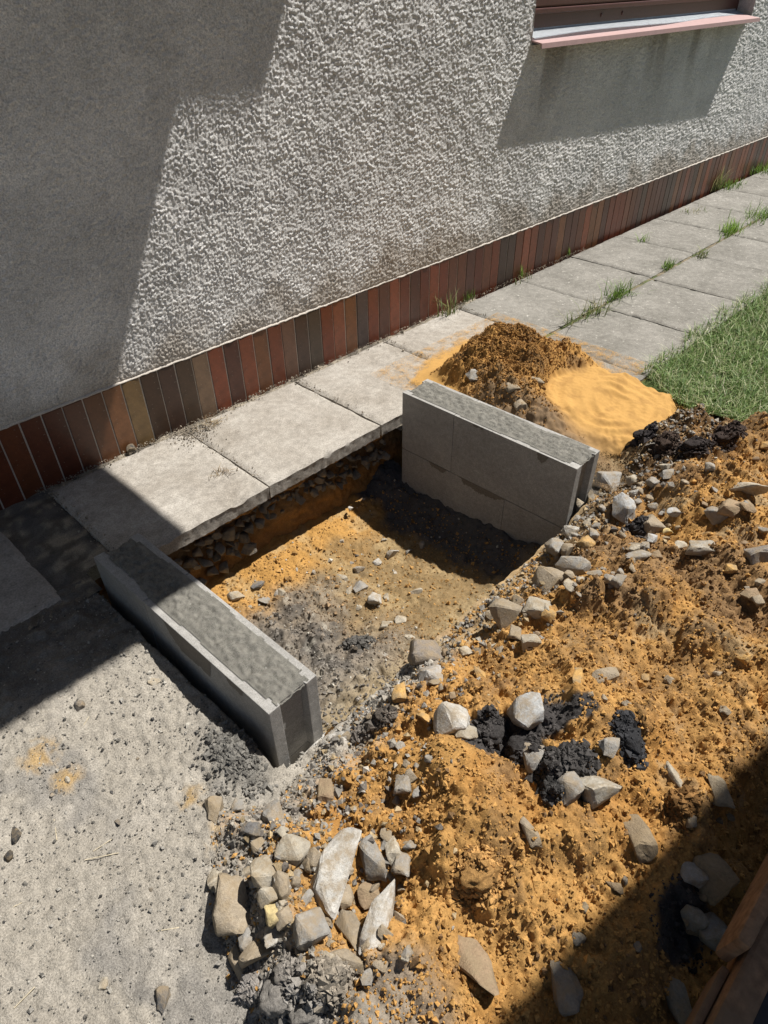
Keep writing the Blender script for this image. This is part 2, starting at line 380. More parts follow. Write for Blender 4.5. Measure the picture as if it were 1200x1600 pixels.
_GX, _GY = np.meshgrid(_gx, _gy); _GZ = surf(_GX, _GY)
def surf_fast(x, y):
    i = np.clip(((x+1.3)/0.006).astype(int), 0, len(_gx)-1); j = np.clip(((y+2.6)/0.006).astype(int), 0, len(_gy)-1)
    return _GZ[j, i]
def at_many(pts):
    """photo pixels -> points where their sight lines meet the terrain"""
    P = np.array(pts, float)
    D = _f + np.outer((P[:, 0]-600)/FPX, _r) - np.outer((P[:, 1]-800)/FPX, _u)
    lo = np.full(len(P), 0.6); done = np.zeros(len(P), bool); res = np.zeros((len(P), 3)); prev = lo.copy()
    t = lo.copy()
    for k in range(900):
        Q = CAM + D*t[:, None]
        hit = (Q[:, 2] <= surf_fast(Q[:, 0], Q[:, 1])) & ~done
        res[hit] = Q[hit]; done |= hit
        t = t + 0.006
        if done.all(): break
    return res

# ================================================================== the setting
# ground ring to the horizon (the worked area in the middle is built in detail)
def ring():
    X = [-300, -1.2, 2.3, 300]; Y = [-300, -2.6, -0.9, 0.3, 300]
    V = [(x, y, -0.115) for y in Y for x in X]; F = []
    for j in range(4):
        for i in range(3):
            if i == 1 and j in (1, 2): continue
            a = j*4+i; F.append((a, a+1, a+5, a+4))
    return mesh_np('ground', V, F, smooth=False)
structure(obj('ground', ring(), M['ground']))

def spaced(a, b, f):
    xs = [a]
    while xs[-1] < b: xs.append(xs[-1]+f(xs[-1]))
    return np.array(xs)

# ---- yard dirt, left of and in front of the pit
xs = np.arange(-1.2, 0.36, 0.0042); ys = np.arange(-2.6, -0.475, 0.0045)
X, Y = np.meshgrid(xs, ys)
Z = ground_z(X, Y)
rough = 0.35 + 0.65*sstep(-0.9, -1.25, Y)*sstep(-0.35, 0.02, X) + 0.5*sstep(-0.95, -0.6, Y)
Z = Z + 0.0028*fbm(X, Y, 0.03, 41, 4, 0.65)*(0.6+rough) + 0.009*rough*clumps(X, Y, 0.024, 42, .6)[0]*(perlin(X, Y, 0.07, 43) > -0.1) + (0.0022+0.003*rough)*clumps(X, Y, 0.0105, 44)[0]
Z = Z + 0.020*np.exp(-((X-0.01)**2/0.0012 + (Y+1.20)**2/0.005)) * (0.6+0.8*blobs(X, Y, 0.016, 45))      # mortar droppings beside the block
edge = 0.055 + 0.03*(Y+0.53)*-0.03
C = np.zeros(X.shape+(3,)) + np.array([0.345, 0.313, 0.262])
C = mixc(C, (0.27, 0.25, 0.22), sstep(0.1, 0.7, fbm(X, Y, 0.2, 46, 4)))
C = mixc(C, (0.40, 0.365, 0.31), 0.7*sstep(0.15, 0.7, fbm(X, Y, 0.12, 47, 4)))
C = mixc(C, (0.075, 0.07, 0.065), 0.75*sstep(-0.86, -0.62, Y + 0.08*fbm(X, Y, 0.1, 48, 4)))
C = mixc(C, (0.25, 0.24, 0.22), 0.6*sstep(0.15, 0.5, fbm(X, Y, 0.09, 149, 4))*sstep(-0.9, -0.6, Y))
C = mixc(C, (0.20, 0.19, 0.17), np.exp(-((X-0.0)**2/0.0020 + (Y+1.19)**2/0.007))*1.3)
for (cx, cy, r) in ((-0.285, -0.90, 0.05), (-0.115, -1.20, 0.035), (-0.27, -0.985, 0.04), (-0.10, -1.32, 0.06)):
    dd = np.sqrt((X-cx)**2+(Y-cy)**2)/r
    C = mixc(C, (0.42, 0.27, 0.10), 0.75*sstep(1.2, 0.3, dd + 0.9*np.abs(fbm(X, Y, 0.04, 49, 3))))
hs = poly_sd(X, Y, HEAP)
keep = ((X < 0.0575+0.029*(-0.53-Y)) | (Y < LIP-0.0)) & (hs < 0.06)
kq = keep[:-1, :-1] & keep[1:, 1:]
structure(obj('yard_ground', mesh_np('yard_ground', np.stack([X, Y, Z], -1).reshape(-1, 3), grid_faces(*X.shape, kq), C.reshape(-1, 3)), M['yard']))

# ---- pit floor
xs = np.arange(0.03, 1.262, 0.0043); ys = np.arange(-1.30, -0.395, 0.0043)
X, Y = np.meshgrid(xs, ys); Z = pit_z(X, Y)
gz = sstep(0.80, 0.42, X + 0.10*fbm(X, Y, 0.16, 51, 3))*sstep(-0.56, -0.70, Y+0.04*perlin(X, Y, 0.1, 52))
mz = sstep(1.0, 1.06, X)
Z = Z + mz*(0.010*domes(X, Y, 0.03, 155)*sstep(-0.2, 0.3, perlin(X, Y, 0.1, 156)) + 0.008*fbm(X, Y, 0.07, 157, 4))
Z = Z + 0.018*gz*clumps(X, Y, 0.05, 255)[0] + 0.012*(0.3+gz)*clumps(X, Y, 0.026, 256)[0] + 0.004*clumps(X, Y, 0.012, 257)[0]
Z = Z + (0.004+0.004*gz)*fbm(X, Y, 0.04, 53, 4) + 0.006*gz*blobs(X, Y, 0.022, 54)*(perlin(X, Y, 0.08, 55) > 0) + 0.002*blobs(X, Y, 0.01, 56)
PXS, PYS, PZG = xs, ys, Z.copy()
def pit_top(x, y): return PZG[np.clip(((y-PYS[0])/0.0043+.5).astype(int), 0, len(PYS)-1), np.clip(((x-PXS[0])/0.0043+.5).astype(int), 0, len(PXS)-1)]
C = np.zeros(X.shape+(3,)) + np.array([0.40, 0.22, 0.065])
C = mixc(C, (0.225, 0.155, 0.075), sstep(-0.56, -0.72, Y+0.08*fbm(X, Y, 0.18, 57, 3)))
C = mixc(C, (0.37, 0.27, 0.14), 0.6*sstep(0.0, 0.6, fbm(X, Y, 0.1, 58, 4)))
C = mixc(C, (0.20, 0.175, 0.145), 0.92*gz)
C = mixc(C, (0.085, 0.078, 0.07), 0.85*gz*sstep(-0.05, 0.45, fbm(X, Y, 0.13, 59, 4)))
C = mixc(C, (0.40, 0.37, 0.31), 0.5*gz*sstep(0.45, 0.8, fbm(X, Y, 0.05, 60, 3)))
C = mixc(C, (0.30, 0.23, 0.13), 0.8*sstep(-1.05, -1.2, Y))
C = mixc(C, (0.10, 0.093, 0.087), sstep(1.02, 1.08, X + 0.05*fbm(X, Y, 0.15, 61, 3))*sstep(-1.22, -1.1, Y))
structure(obj('pit_floor', mesh_np('pit_floor', np.stack([X, Y, Z], -1).reshape(-1, 3), grid_faces(*X.shape), C.reshape(-1, 3)), M['pit']))

# ---- the bank under the paving, and the pit's other sides
xs = np.arange(0.05, 1.42, 0.005); zs = np.arange(-0.40, -0.03, 0.005)
X, Z = np.meshgrid(xs, zs)
layer = sstep(-0.085, -0.115, Z + 0.02*perlin(X, Z, 0.14, 71))
Y = -0.452 + 0.02*layer - 0.010*sstep(-0.22, -0.34, Z) - 0.016*(1-layer) + 0.014*fbm(X, Z, 0.1, 72, 4) - 0.006*blobs(X, Z, 0.02, 73)
C = np.zeros(X.shape+(3,)) + np.array([0.30, 0.16, 0.055])
C = mixc(C, (0.13, 0.10, 0.065), 0.75*layer*sstep(-0.26, -0.20, Z + 0.04*perlin(X, Z, 0.2, 75)))
C = mixc(C, (0.22, 0.12, 0.05), 0.6*sstep(0.0, 0.5, fbm(X, Z, 0.12, 74, 3)))
V = np.stack([X, Y, Z], -1).reshape(-1, 3)
bank = structure(obj('pit_bank', mesh_np('pit_bank', V, grid_faces(*X.shape)[:, ::-1], C.reshape(-1, 3)), M['pit']))

# ---- soil heap
xs = spaced(-0.34, 2.32, lambda x: 0.0031 + 0.0021*max(0, x-0.5)); ys = np.arange(-2.25, -1.14, 0.0032)
X, Y = np.meshgrid(xs, ys)
dist = poly_sd(X, Y, HEAP); s = np.clip(dist/0.07, 0, 1)
Z = heap_z(X, Y)
lum = 0.5+0.5*perlin(X, Y, 0.17, 80)
wX = X+0.005*perlin(X, Y, .03, 5); wY = Y+0.005*perlin(X, Y, .03, 6)
var = sstep(-0.45, 0.45, perlin(X, Y, 0.16, 82)); var2 = sstep(-0.4, 0.5, perlin(X+3, Y, 0.09, 182))
k1, i1 = clumps(wX, wY, 0.062, 81, 0.66, 1.8); k2, i2 = clumps(wX, wY, 0.031, 281, 0.66, 1.5); k3, i3 = clumps(X, Y, 0.0155, 283, 0.68, 1.1); k4, i4 = clumps(X, Y, 0.0088, 284, 0.7, 0.9)
crumb = 0.030*k1*var + 0.020*k2*(0.25+0.75*var2) + 0.0095*k3*(0.35+0.65*var) + 0.0048*k4 + 0.006*fbm(X, Y, 0.05, 85, 4, 0.6)
smoothp = np.exp(-((X-0.235)**2+(Y+1.565)**2)/0.0016)           # shovel-smoothed patch on the near mound
Z = Z + (crumb-0.006)*(0.35+0.65*s)*(1-0.8*smoothp)
fx = fbm(X, Y, 0.22, 86, 4); fy = fbm(X, Y, 0.09, 87, 4)
C = np.zeros(X.shape+(3,)) + ORANGE
C = C*(0.80+0.34*i2*var2[...]+0.10*i3)[..., None]
C = mixc(C, DEEP, sstep(0.0, 0.6, fx))
C = mixc(C, TAN*0.95, 0.75*sstep(0.0, 0.55, fy)*sstep(0.4, 0.9, X+0.4*fx))
C = mixc(C, BROWN*1.15, 0.55*(i1 > 0.62)*var*sstep(0.1, 0.5, X+0.3*fx))
C = mixc(C, BROWN*0.9, 0.5*sstep(0.25, 0.6, fbm(X, Y, 0.13, 189, 4)))
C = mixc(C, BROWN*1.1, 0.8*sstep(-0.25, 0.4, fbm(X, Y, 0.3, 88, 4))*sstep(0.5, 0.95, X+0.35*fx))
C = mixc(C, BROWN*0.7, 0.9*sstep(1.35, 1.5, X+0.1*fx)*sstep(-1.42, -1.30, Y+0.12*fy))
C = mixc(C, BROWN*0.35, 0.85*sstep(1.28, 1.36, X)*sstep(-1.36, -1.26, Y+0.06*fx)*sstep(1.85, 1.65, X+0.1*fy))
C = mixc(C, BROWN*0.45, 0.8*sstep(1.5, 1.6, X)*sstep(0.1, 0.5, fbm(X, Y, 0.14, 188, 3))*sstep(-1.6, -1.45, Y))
for (cx, cy, r) in ((0.40, -1.605, 0.045), (0.34, -1.555, 0.036), (0.47, -1.64, 0.04), (0.5, -1.68, 0.03), (0.33, -2.0, 0.06)):
    dd = np.sqrt((X-cx)**2+(Y-cy)**2)/r
    C = mixc(C, BLACK*1.3, sstep(1.15, 0.75, dd+0.5*fy))
gl = sstep(0.16, 0.03, dist+0.06*fy)*sstep(0.85, 0.35, X+0.15*fx)       # grey rubble fringe along the lip and the yard
C = mixc(C, GREY, 0.95*gl)
C = mixc(C, (0.46, 0.44, 0.40), 0.9*sstep(0.10, 0.03, dist+0.03*fx)*sstep(0.05, 0.2, X)*sstep(0.62, 0.4, X)*sstep(-1.45, -1.3, Y))
C = mixc(C, TAN*0.95, 0.8*sstep(0.16, 0.05, dist+0.06*fy)*sstep(0.45, 0.65, X))
C = mixc(C, GREY*0.8, 0.8*sstep(-1.62, -1.70, Y+0.05*fy)*sstep(0.0, -0.1, X+0.06*fx))
keep = (dist > -0.03) & ~((Y > LIP) & (X < 1.385) & (X > 0.2))
# pull the lip row to an uneven edge
pull = np.exp(-np.clip(LIP-Y, 0, 1)/0.05)*(X > 0.19)*(X < 1.36)
Yd = Y + pull*(0.012*fbm(X, X*0, 0.12, 89, 3))
kq = keep[:-1, :-1] & keep[1:, 1:]
Z = np.where(dist < 0, Z-0.01, Z)
HXS, HYS, HZG = xs, ys, Z.copy()
def heap_top(x, y):
    i = np.clip(np.searchsorted(HXS, x), 0, len(HXS)-1); j = np.clip(((np.asarray(y)-HYS[0])/(HYS[1]-HYS[0])+0.5).astype(int), 0, len(HYS)-1)
    return HZG[j, i]
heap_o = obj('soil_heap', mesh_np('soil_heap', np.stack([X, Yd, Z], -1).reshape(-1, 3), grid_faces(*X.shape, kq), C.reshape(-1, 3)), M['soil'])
tag(heap_o, 'big orange and brown heap of excavated soil along the near edge of the pit', 'soil heap')
# near side of the pit, below the lip
xs = np.arange(0.19, 1.385, 0.012); zs = np.arange(-0.42, -0.09, 0.012)
Xs, Zs = np.meshgrid(xs, zs)
Ys = LIP - 0.004 + 0.012*fbm(Xs, Xs*0, 0.12, 89, 3)*sstep(-0.16, -0.10, Zs) + 0.006*perlin(Xs, Zs, 0.05, 90)*sstep(-0.11, -0.16, Zs)
Cs = mixc(np.zeros(Xs.shape+(3,))+DEEP*0.8, BROWN, sstep(-0.2, 0.5, fbm(Xs, Zs, 0.12, 91, 3)))
structure(obj('pit_side', mesh_np('pit_side', np.stack([Xs, Ys, Zs], -1).reshape(-1, 3), grid_faces(*Xs.shape), Cs.reshape(-1, 3)), M['pit']))

# ---- sand heap on the paving behind the right block wall
xs = np.arange(1.33, 2.2, 0.0042); ys = np.arange(-1.33, -0.22, 0.0042)
X, Y = np.meshgrid(xs, ys); t = sand_macro(X, Y); Z = sand_z(X, Y)
dr = np.sqrt((X-DISC[0])**2 + ((Y-DISC[1])*1.05)**2); on_disc = sstep(DISC[2]+0.04, DISC[2]-0.04, dr + 0.03*fbm(X, Y, 0.1, 33, 4))
cl = sstep(0.02, 0.05, t)*(1-on_disc)
Z = Z + cl*(0.026*clumps(X, Y, 0.04, 101)[0] + 0.016*clumps(X, Y, 0.022, 103)[0] + 0.007*clumps(X, Y, 0.011, 104)[0]) + 0.0006*fbm(X, Y, 0.02, 105, 2)
Z = Z + on_disc*0.0014*perlin(X, Y, 0.012, 106)
C = np.zeros(X.shape+(3,)) + SANDC
C = mixc(C, (0.31, 0.165, 0.05), cl*(0.8+0.5*fbm(X, Y, 0.1, 107, 3)))
C = mixc(C, BROWN, 0.8*cl*sstep(-0.1, 0.4, fbm(X, Y, 0.09, 108, 4)))
C = mixc(C, (0.35, 0.20, 0.066), 0.9*on_disc*sstep(0.0, 0.6, fbm(X, Y, 0.07, 109, 3)))
low = sstep(1.60, 1.46, X)*sstep(-0.6, -0.75, Y)
C = mixc(C, (0.17, 0.12, 0.075), 0.85*low)
d2 = ((X-1.70)/0.50)**2 + ((Y+0.70)/0.52)**2
cover = np.clip(t*38, 0, 1.2)*0.9 + 0.50*sstep(1.15, 0.50, np.sqrt(d2)+0.12*fbm(X, Y, 0.15, 119, 4)) - 0.30
cover = np.maximum(cover, on_disc*0.9)
kq = (cover[:-1, :-1] > -0.25) & (X[:-1, :-1] > 1.352)
Z = Z + 0.0035
SZG = Z.copy(); SXS, SYS = xs, ys
def sand_top(x, y): return SZG[np.clip(((y-SYS[0])/0.0042+.5).astype(int), 0, len(SYS)-1), np.clip(((x-SXS[0])/0.0042+.5).astype(int), 0, len(SXS)-1)]
Z = np.where((cover < 0.35) & (Y < -1.03), np.maximum(Z, ground_z(X, Y)+0.004), Z)
me = mesh_np('sand_heap', np.stack([X, Y, Z], -1).reshape(-1, 3), grid_faces(*X.shape, kq), C.reshape(-1, 3))
ca = me.attributes.new('Cover', 'FLOAT', 'POINT')
if len(me.vertices) == X.size: ca.data.foreach_set('value', (cover-0.45).ravel().astype(np.float32))
tag(obj('sand_heap', me, M['dust']), 'bright yellow sand mound with a round trowelled patch, behind the taller block wall', 'sand heap')

# ---- strip of bare soil under the slabs and beside the far block wall
xs = np.arange(-0.2, 2.3, 0.01); ys = np.arange(-1.32, 0.0, 0.01)
X, Y = np.meshgrid(xs, ys)
Z = np.full(X.shape, -0.052) + 0.004*fbm(X, Y, 0.05, 111, 3)
Z = np.where(Y > -0.045, -0.012 + 0.008*fbm(X, Y, 0.06, 112, 3) , Z)
Z = np.where((X < 0.14) & (Y > -0.55), -0.012 + 0.006*fbm(X, Y, 0.08, 113, 4), Z)
C = mixc(np.zeros(X.shape+(3,))+np.array([0.30, 0.26, 0.20]), (0.12, 0.105, 0.085), sstep(-0.2, 0.4, fbm(X, Y, 0.06, 114, 4)))
C = mixc(C, (0.10, 0.095, 0.09), 0.8*(X < 0.14)*sstep(-0.3, 0.3, fbm(X, Y, 0.09, 115, 4)))
keep = (Y > -0.452) | (X > 1.345) | ((X < 0.05) & (Y > -0.55)) | ((X > 1.2) & (Y > -0.548))
kq = keep[:-1, :-1] & keep[1:, 1:] & keep[1:, :-1]
structure(obj('bedding_soil', mesh_np('bedding_soil', np.stack([X, Y, Z], -1).reshape(-1, 3), grid_faces(*X.shape, kq), C.reshape(-1, 3)), M['yard']))

# ---- soil in the joint between the two rows of slabs
xs = np.arange(1.38, 7.2, 0.008); ys = np.linspace(-0.545, -0.505, 9); X, Y = np.meshgrid(xs, ys)
Z = -0.010 + 0.006*fbm(X, Y, 0.05, 117, 4)
C = mixc(np.zeros(X.shape+(3,))+np.array([0.21, 0.175, 0.12]), (0.10, 0.12, 0.05), sstep(-0.1, 0.4, fbm(X, Y, 0.1, 118, 3)))
structure(obj('joint_soil', mesh_np('joint_soil', np.stack([X, Y, Z], -1).reshape(-1, 3), grid_faces(*X.shape), C.reshape(-1, 3)), M['yard']))
# ---- pavement slabs
pave = structure(empty('pavement'))
def slab_mesh(name, w, d, seed, chip=1.0, t=0.052):
    n = 56
    u = np.linspace(0, 1, n); U, Vv = np.meshgrid(u, u)
    x = U*w; y = -Vv*d
    de = np.minimum(np.minimum(x, w-x), np.minimum(-y, d+y))
    z = -0.0080*np.exp(-de/0.0055)*(0.65+0.6*np.abs(perlin(x+seed, y, 0.09, seed))) - chip*0.009*np.exp(-de/0.012)*sstep(0.35, 0.7, perlin(x*1.0+seed*3.1, y, 0.045, seed+3))
    z = z + 0.0016*perlin(x, y, 0.16, seed+5) + 0.0007*fbm(x, y, 0.04, seed+6, 2)
    V = np.stack([x, y, z], -1).reshape(-1, 3)
    # sides
    ring = np.concatenate([np.arange(n), np.arange(1, n)*n+n-1, (n-1)*n+np.arange(n-2, -1, -1), np.arange(n-2, 0, -1)*n])
    F = grid_faces(n, n)[:, ::-1].tolist()
    Vl = V.tolist(); base = len(Vl); m_ = len(ring); prev = ring.tolist()
    for k, zz in enumerate((-0.018, -0.034, -t)):
        cur = []
        for j, r in enumerate(ring):
            px, py, pz = V[r]; nx, ny = (px-w/2)/(w/2), (py+d/2)/(d/2)
            a = 0.0022*rnd.uniform(-1, 1) - 0.001
            if abs(nx) >= abs(ny): px += a*math.copysign(1, nx)
            else: py += a*math.copysign(1, ny)
            cur.append(len(Vl)); Vl.append((px, py, min(zz, pz-0.004)))
        for j in range(m_):
            j2 = (j+1) % m_; F.append((prev[j], prev[j2], cur[j2], cur[j]))
        prev = cur
    me = mesh_np(name, Vl, F, smooth=True)
    me.set_sharp_from_angle(angle=math.radians(50))
    return me
XS0 = 0.1274
for k in range(0, 14):                                   # first row along the house
    me = slab_mesh('paving_slab', 0.494, 0.478, 200+k*7)
    obj('paving_slab', me, M['slab'] if k < 4 else M['slab_lichen'], pave, (XS0+0.5*k+rnd.uniform(-.002, .002), -0.036, rnd.uniform(-.002, .002)), rnd.uniform(-.004, .004))
for k in range(2):
    obj('paving_slab', slab_mesh('paving_slab', 0.49, 0.478, 300+k*7), M['slab_dirty'], pave, (-0.54-0.5*k, -0.036, -0.004), 0.006)
for k in range(3, 14):                                   # second row, on the lawn side
    me = slab_mesh('paving_slab', 0.492, 0.488, 400+k*7)
    obj('paving_slab', me, M['slab_lichen'], pave, (XS0-0.02+0.5*k+rnd.uniform(-.004, .004), -0.533, rnd.uniform(-.003, .003)), rnd.uniform(-.006, .006))
me = slab_mesh('paving_slab', 0.235, 0.488, 471); obj('paving_slab', me, M['slab_lichen'], pave, (XS0+1.236, -0.533, -0.004), 0)

# ================================================================== the house
house = tag(empty('house'), 'grey roughcast house wall with brown tiled plinth and window above the pit', 'house')
WX0, WX1 = 2.567, 4.90           # window opening
xs = spaced(-0.3, 7.2, lambda x: 0.0029 + 0.0013*max(0, x-1.0)); zs = np.arange(0.2335, 1.25, 0.0029)
iw = [np.argmin(abs(xs-v)) for v in (WX0, WX1)]; xs[iw[0]] = WX0; xs[iw[1]] = WX1
X, Z = np.meshgrid(xs, zs)
wx = X + 0.003*perlin(X, Z, 0.02, 121); wz = Z*0.85 + 0.003*perlin(X, Z, 0.02, 122)
gf = 1+0.13*np.clip(X-1.2, 0, 4)
h = 0.0032*clumps(wx/gf, wz/gf, 0.0080, 123, 0.66, 0.7)[0] + 0.0022*clumps(wx/gf+5, wz/gf, 0.0060, 124, 0.7, 0.6)[0] + 0.0008*perlin(wx, wz, 0.008, 125)
h = h*(0.75+0.5*sstep(-0.5, 0.5, perlin(X, Z, 0.06, 126)))
h = h*sstep(0.232, 0.245, Z)
Yw = -h - 0.003 + 0.002*perlin(X, Z, 0.5, 127)
C = np.zeros(X.shape+(3,)) + np.array([0.78, 0.76, 0.725])
C = C*(0.93+0.14*sstep(-0.5, 0.5, fbm(X, Z, 0.25, 229, 4)))[..., None]
C = mixc(C, (0.40, 0.34, 0.27), 0.7*sstep(0.40, 0.24, Z + 0.1*fbm(X, Z, 0.2, 128, 3)))
st = sstep(0.62, 0.99, Z)*sstep(WX0-.05, WX0+.1, X)*sstep(WX1, WX1-.2, X)*sstep(0.1, 0.7, fbm(X, Z*0.12, 0.16, 129, 3))
C = mixc(C, (0.30, 0.26, 0.21), 0.6*st)
inside = (X[:-1, :-1] >= WX0-1e-4) & (X[:-1, 1:] <= WX1+1e-4) & (Z[:-1, :-1] > 0.998)
V = np.stack([X, Yw, Z], -1).reshape(-1, 3)
obj('wall', mesh_np('wall', V, grid_faces(*X.shape, ~inside), C.reshape(-1, 3)), M['stucco'], house)
def flat_col(me, c):
    a = me.color_attributes.new('Col', 'FLOAT_COLOR', 'POINT'); a.data.foreach_set('color', np.tile((*c, 1.0), len(me.vertices)).astype(np.float32)); return me
zt = float(zs[-1])
xu = np.linspace(-0.3, WX0, 460); zu = np.arange(zt-0.001, 1.80, 0.0065); XU, ZU = np.meshgrid(xu, zu)
hu = 0.0040*clumps(XU, ZU*0.85, 0.0135, 323, 0.66, 0.8)[0] + 0.0015*perlin(XU, ZU, 0.015, 325)
CU = np.zeros(XU.shape+(3,)) + np.array([0.78, 0.76, 0.725]); CU = CU*(0.93+0.14*sstep(-0.5, 0.5, fbm(XU, ZU, 0.25, 229, 4)))[..., None]
obj('wall', mesh_np('wall', np.stack([XU, -hu-0.003, ZU], -1).reshape(-1, 3), grid_faces(*XU.shape), CU.reshape(-1, 3)), M['stucco'], house)
bm = bmesh.new()
def quad(bm, a, b_, c_, d_): bm.faces.new([bm.verts.new(p) for p in (a, b_, c_, d_)])
for x0, x1, z0, z1 in ((-0.3, WX0, float(zu[-1]), 3.2), (WX1, 7.2, zt, 3.2), (WX0, WX1, 2.2, 3.2), (7.2, 9, 0.233, 3.2), (-6, -0.3, 0.233, 3.2)):
    quad(bm, (x0, -0.005, z0), (x1, -0.005, z0), (x1, -0.005, z1), (x0, -0.005, z1))
for x0, x1, z0, z1 in ((-6, 9, -0.5, 0.2335),): quad(bm, (x0, 0.006, z0), (x1, 0.006, z0), (x1, 0.006, z1), (x0, 0.006, z1))
for x in (WX0, WX1): quad(bm, (x, -0.006, 0.98), (x, 0.16, 0.98), (x, 0.16, 2.2), (x, -0.006, 2.2))
quad(bm, (WX0, -0.006, 2.2), (WX1, -0.006, 2.2), (WX1, 0.16, 2.2), (WX0, 0.16, 2.2))
obj('upper_wall', flat_col(bm_mesh('upper_wall', bm), (0.70, 0.68, 0.645)), M['stucco'], house)
# body of the house behind the wall, with a plain roof
obj('house_body', bm_mesh('house_body', box_bm(-6, 9, 0.17, 7, -0.5, 3.2)), M['canopy'], house)
bm = bmesh.new()
for a in (((-6.3, -0.02, 3.2), (9.3, -0.02, 3.2), (9.3, 3.6, 5.2), (-6.3, 3.6, 5.2)), ((-6.3, 3.6, 5.2), (9.3, 3.6, 5.2), (9.3, 7.4, 3.2), (-6.3, 7.4, 3.2))): quad(bm, *a)
obj('roof', bm_mesh('roof', bm), M['window_wood'], house)
# plinth
PITCH_T, PH = 0.0652, 0.2331
plinth = empty('plinth', (0, 0, 0), 0, house)
bm = box_bm(-3, 7.5, -0.0060, 0.004, -0.06, PH-0.001); obj('grout', bm_mesh('grout', bm), M['grout'], plinth)
xs = np.arange(-0.8, 7.3, 0.006); X, T = np.meshgrid(xs, np.array([0, 1, 2, 3.0]))
yy = np.choose(T.astype(int), [-0.002, -0.0095, -0.0095, -0.002]) + (T > 0)*(T < 3)*0.0030*fbm(X, T*0, 0.05, 131, 4)
zz = PH + np.choose(T.astype(int), [-0.003, -0.002, 0.001, 0.004]) + 0.0030*fbm(X, T*0, 0.04, 132, 4)
obj('mortar_ledge', mesh_np('mortar_ledge', np.stack([X, yy, zz], -1).reshape(-1, 3), grid_faces(*X.shape)), M['grout'], plinth)
tm = bm_mesh('plinth_tile', box_bm(-PITCH_T/2+0.0022, PITCH_T/2-0.0022, -0.0085, 0.0, -0.035, PH-0.004, 0.0015, 2)); tm.materials.append(M['tile'])
TC = [(0.135, 0.042, 0.022), (0.10, 0.034, 0.02), (0.165, 0.055, 0.027), (0.075, 0.034, 0.024), (0.12, 0.05, 0.027), (0.055, 0.038, 0.03), (0.15, 0.075, 0.036), (0.18, 0.064, 0.032)]
SPEC = {7: (0.19, 0.10, 0.045), 6: (0.15, 0.07, 0.03), 8: (0.16, 0.12, 0.055), 9: (0.06, 0.038, 0.024), 10: (0.06, 0.038, 0.028), 11: (0.07, 0.05, 0.032), 12: (0.15, 0.115, 0.075), 13: (0.18, 0.06, 0.03), 18: (0.13, 0.08, 0.055), 20: (0.068, 0.058, 0.045), 22: (0.19, 0.075, 0.042), 24: (0.06, 0.05, 0.05), 1: (0.12, 0.04, 0.02), 2: (0.12, 0.045, 0.02), 3: (0.10, 0.035, 0.018), 4: (0.10, 0.032, 0.016)}
for k in range(-6, 110):
    o = obj('plinth_tile', tm, None, plinth, (k*PITCH_T-PITCH_T/2, rnd.uniform(-0.0008, 0.0008), rnd.uniform(-0.001, 0.001)))
    c = SPEC.get(k, rnd.choice(TC)); j = rnd.uniform(0.75, 1.05); o.color = (c[0]*j*1.0, c[1]*j*0.82, c[2]*j*0.76, 1)
    o.rotation_euler = (rnd.uniform(-.003, .003), rnd.uniform(-.004, .004), rnd.uniform(-.012, .012))
# window
win = empty('window', (0, 0, 0), 0, house)
bm = bmesh.new()
prof = [(0.05, 1.026), (-0.058, 1.008), (-0.0605, 0.990), (-0.056, 0.990), (-0.054, 1.003), (0.05, 1.020)]
x0, x1 = 2.565, 4.86
a = [bm.verts.new((x0, y, z)) for y, z in prof]
b_ = [bm.verts.new((x1, y - (0.018 if y < 0 else 0), z-0.002)) for y, z in prof]
bm.faces.new(a); bm.faces.new(b_[::-1])
for i in range(6): bm.faces.new((a[i], a[(i+1) % 6], b_[(i+1) % 6], b_[i]))
obj('window_sill', bm_mesh('window_sill', bm), M['sill'], win)
bm = bmesh.new(); nseg = 24
rows = []
for i in range(nseg+1):
    t = i/nseg; x = 2.572+t*(4.87-2.572)
    lift = 0.010*math.exp(-((t-0.25)/0.16)**2) + 0.0015*math.sin(t*17)
    y1 = -0.012 + 0.045*sstep(0.45, 0.8, t)
    rows.append([bm.verts.new(p) for p in ((x, 0.092, 1.055), (x, 0.088, 1.040), (x, float(y1), 1.024+lift), (x, float(y1)-0.001, 1.021+lift))])
for i in range(nseg):
    for j in range(3): bm.faces.new((rows[i][j], rows[i+1][j], rows[i+1][j+1], rows[i][j+1]))
bmesh.ops.solidify(bm, geom=bm.faces[:], thickness=0.0012)
obj('flashing', bm_mesh('flashing', bm), M['zinc'], win)
fr = obj('window_frame', bm_mesh('window_frame', box_bm(WX0+.002, WX1-.002, 0.090, 0.150, 1.030, 1.115, 0.004)), M['window_wood'], win)
obj('sash_rail', bm_mesh('sash_rail', box_bm(WX0+.03, WX1-.03, 0.078, 0.140, 1.121, 1.215, 0.006)), M['window_wood'], win)
obj('drip_rail', bm_mesh('drip_rail', box_bm(WX0+.03, WX1-.03, 0.068, 0.0895, 1.098, 1.118, 0.004)), M['window_wood'], win)
for x in (WX0+.03, (WX0+WX1)/2-.05, WX1-.12): obj('sash_stile', bm_mesh('sash_stile', box_bm(x, x+.09, 0.079, 0.139, 1.216, 2.17, 0.004)), M['window_wood'], win)
obj('pane', bm_mesh('pane', box_bm(WX0+.05, WX1-.05, 0.105, 0.111, 1.2, 2.18)), M['glass'], win)
for x in (3.27, 3.47):
    bm = bmesh.new(); bmesh.ops.create_icosphere(bm, subdivisions=2, radius=0.009); o = obj('screw_cap', bm_mesh('screw_cap', bm, True), M['window_wood'], win, (x, 0.0895, 1.075)); o.scale = (1, 0.5, 1)
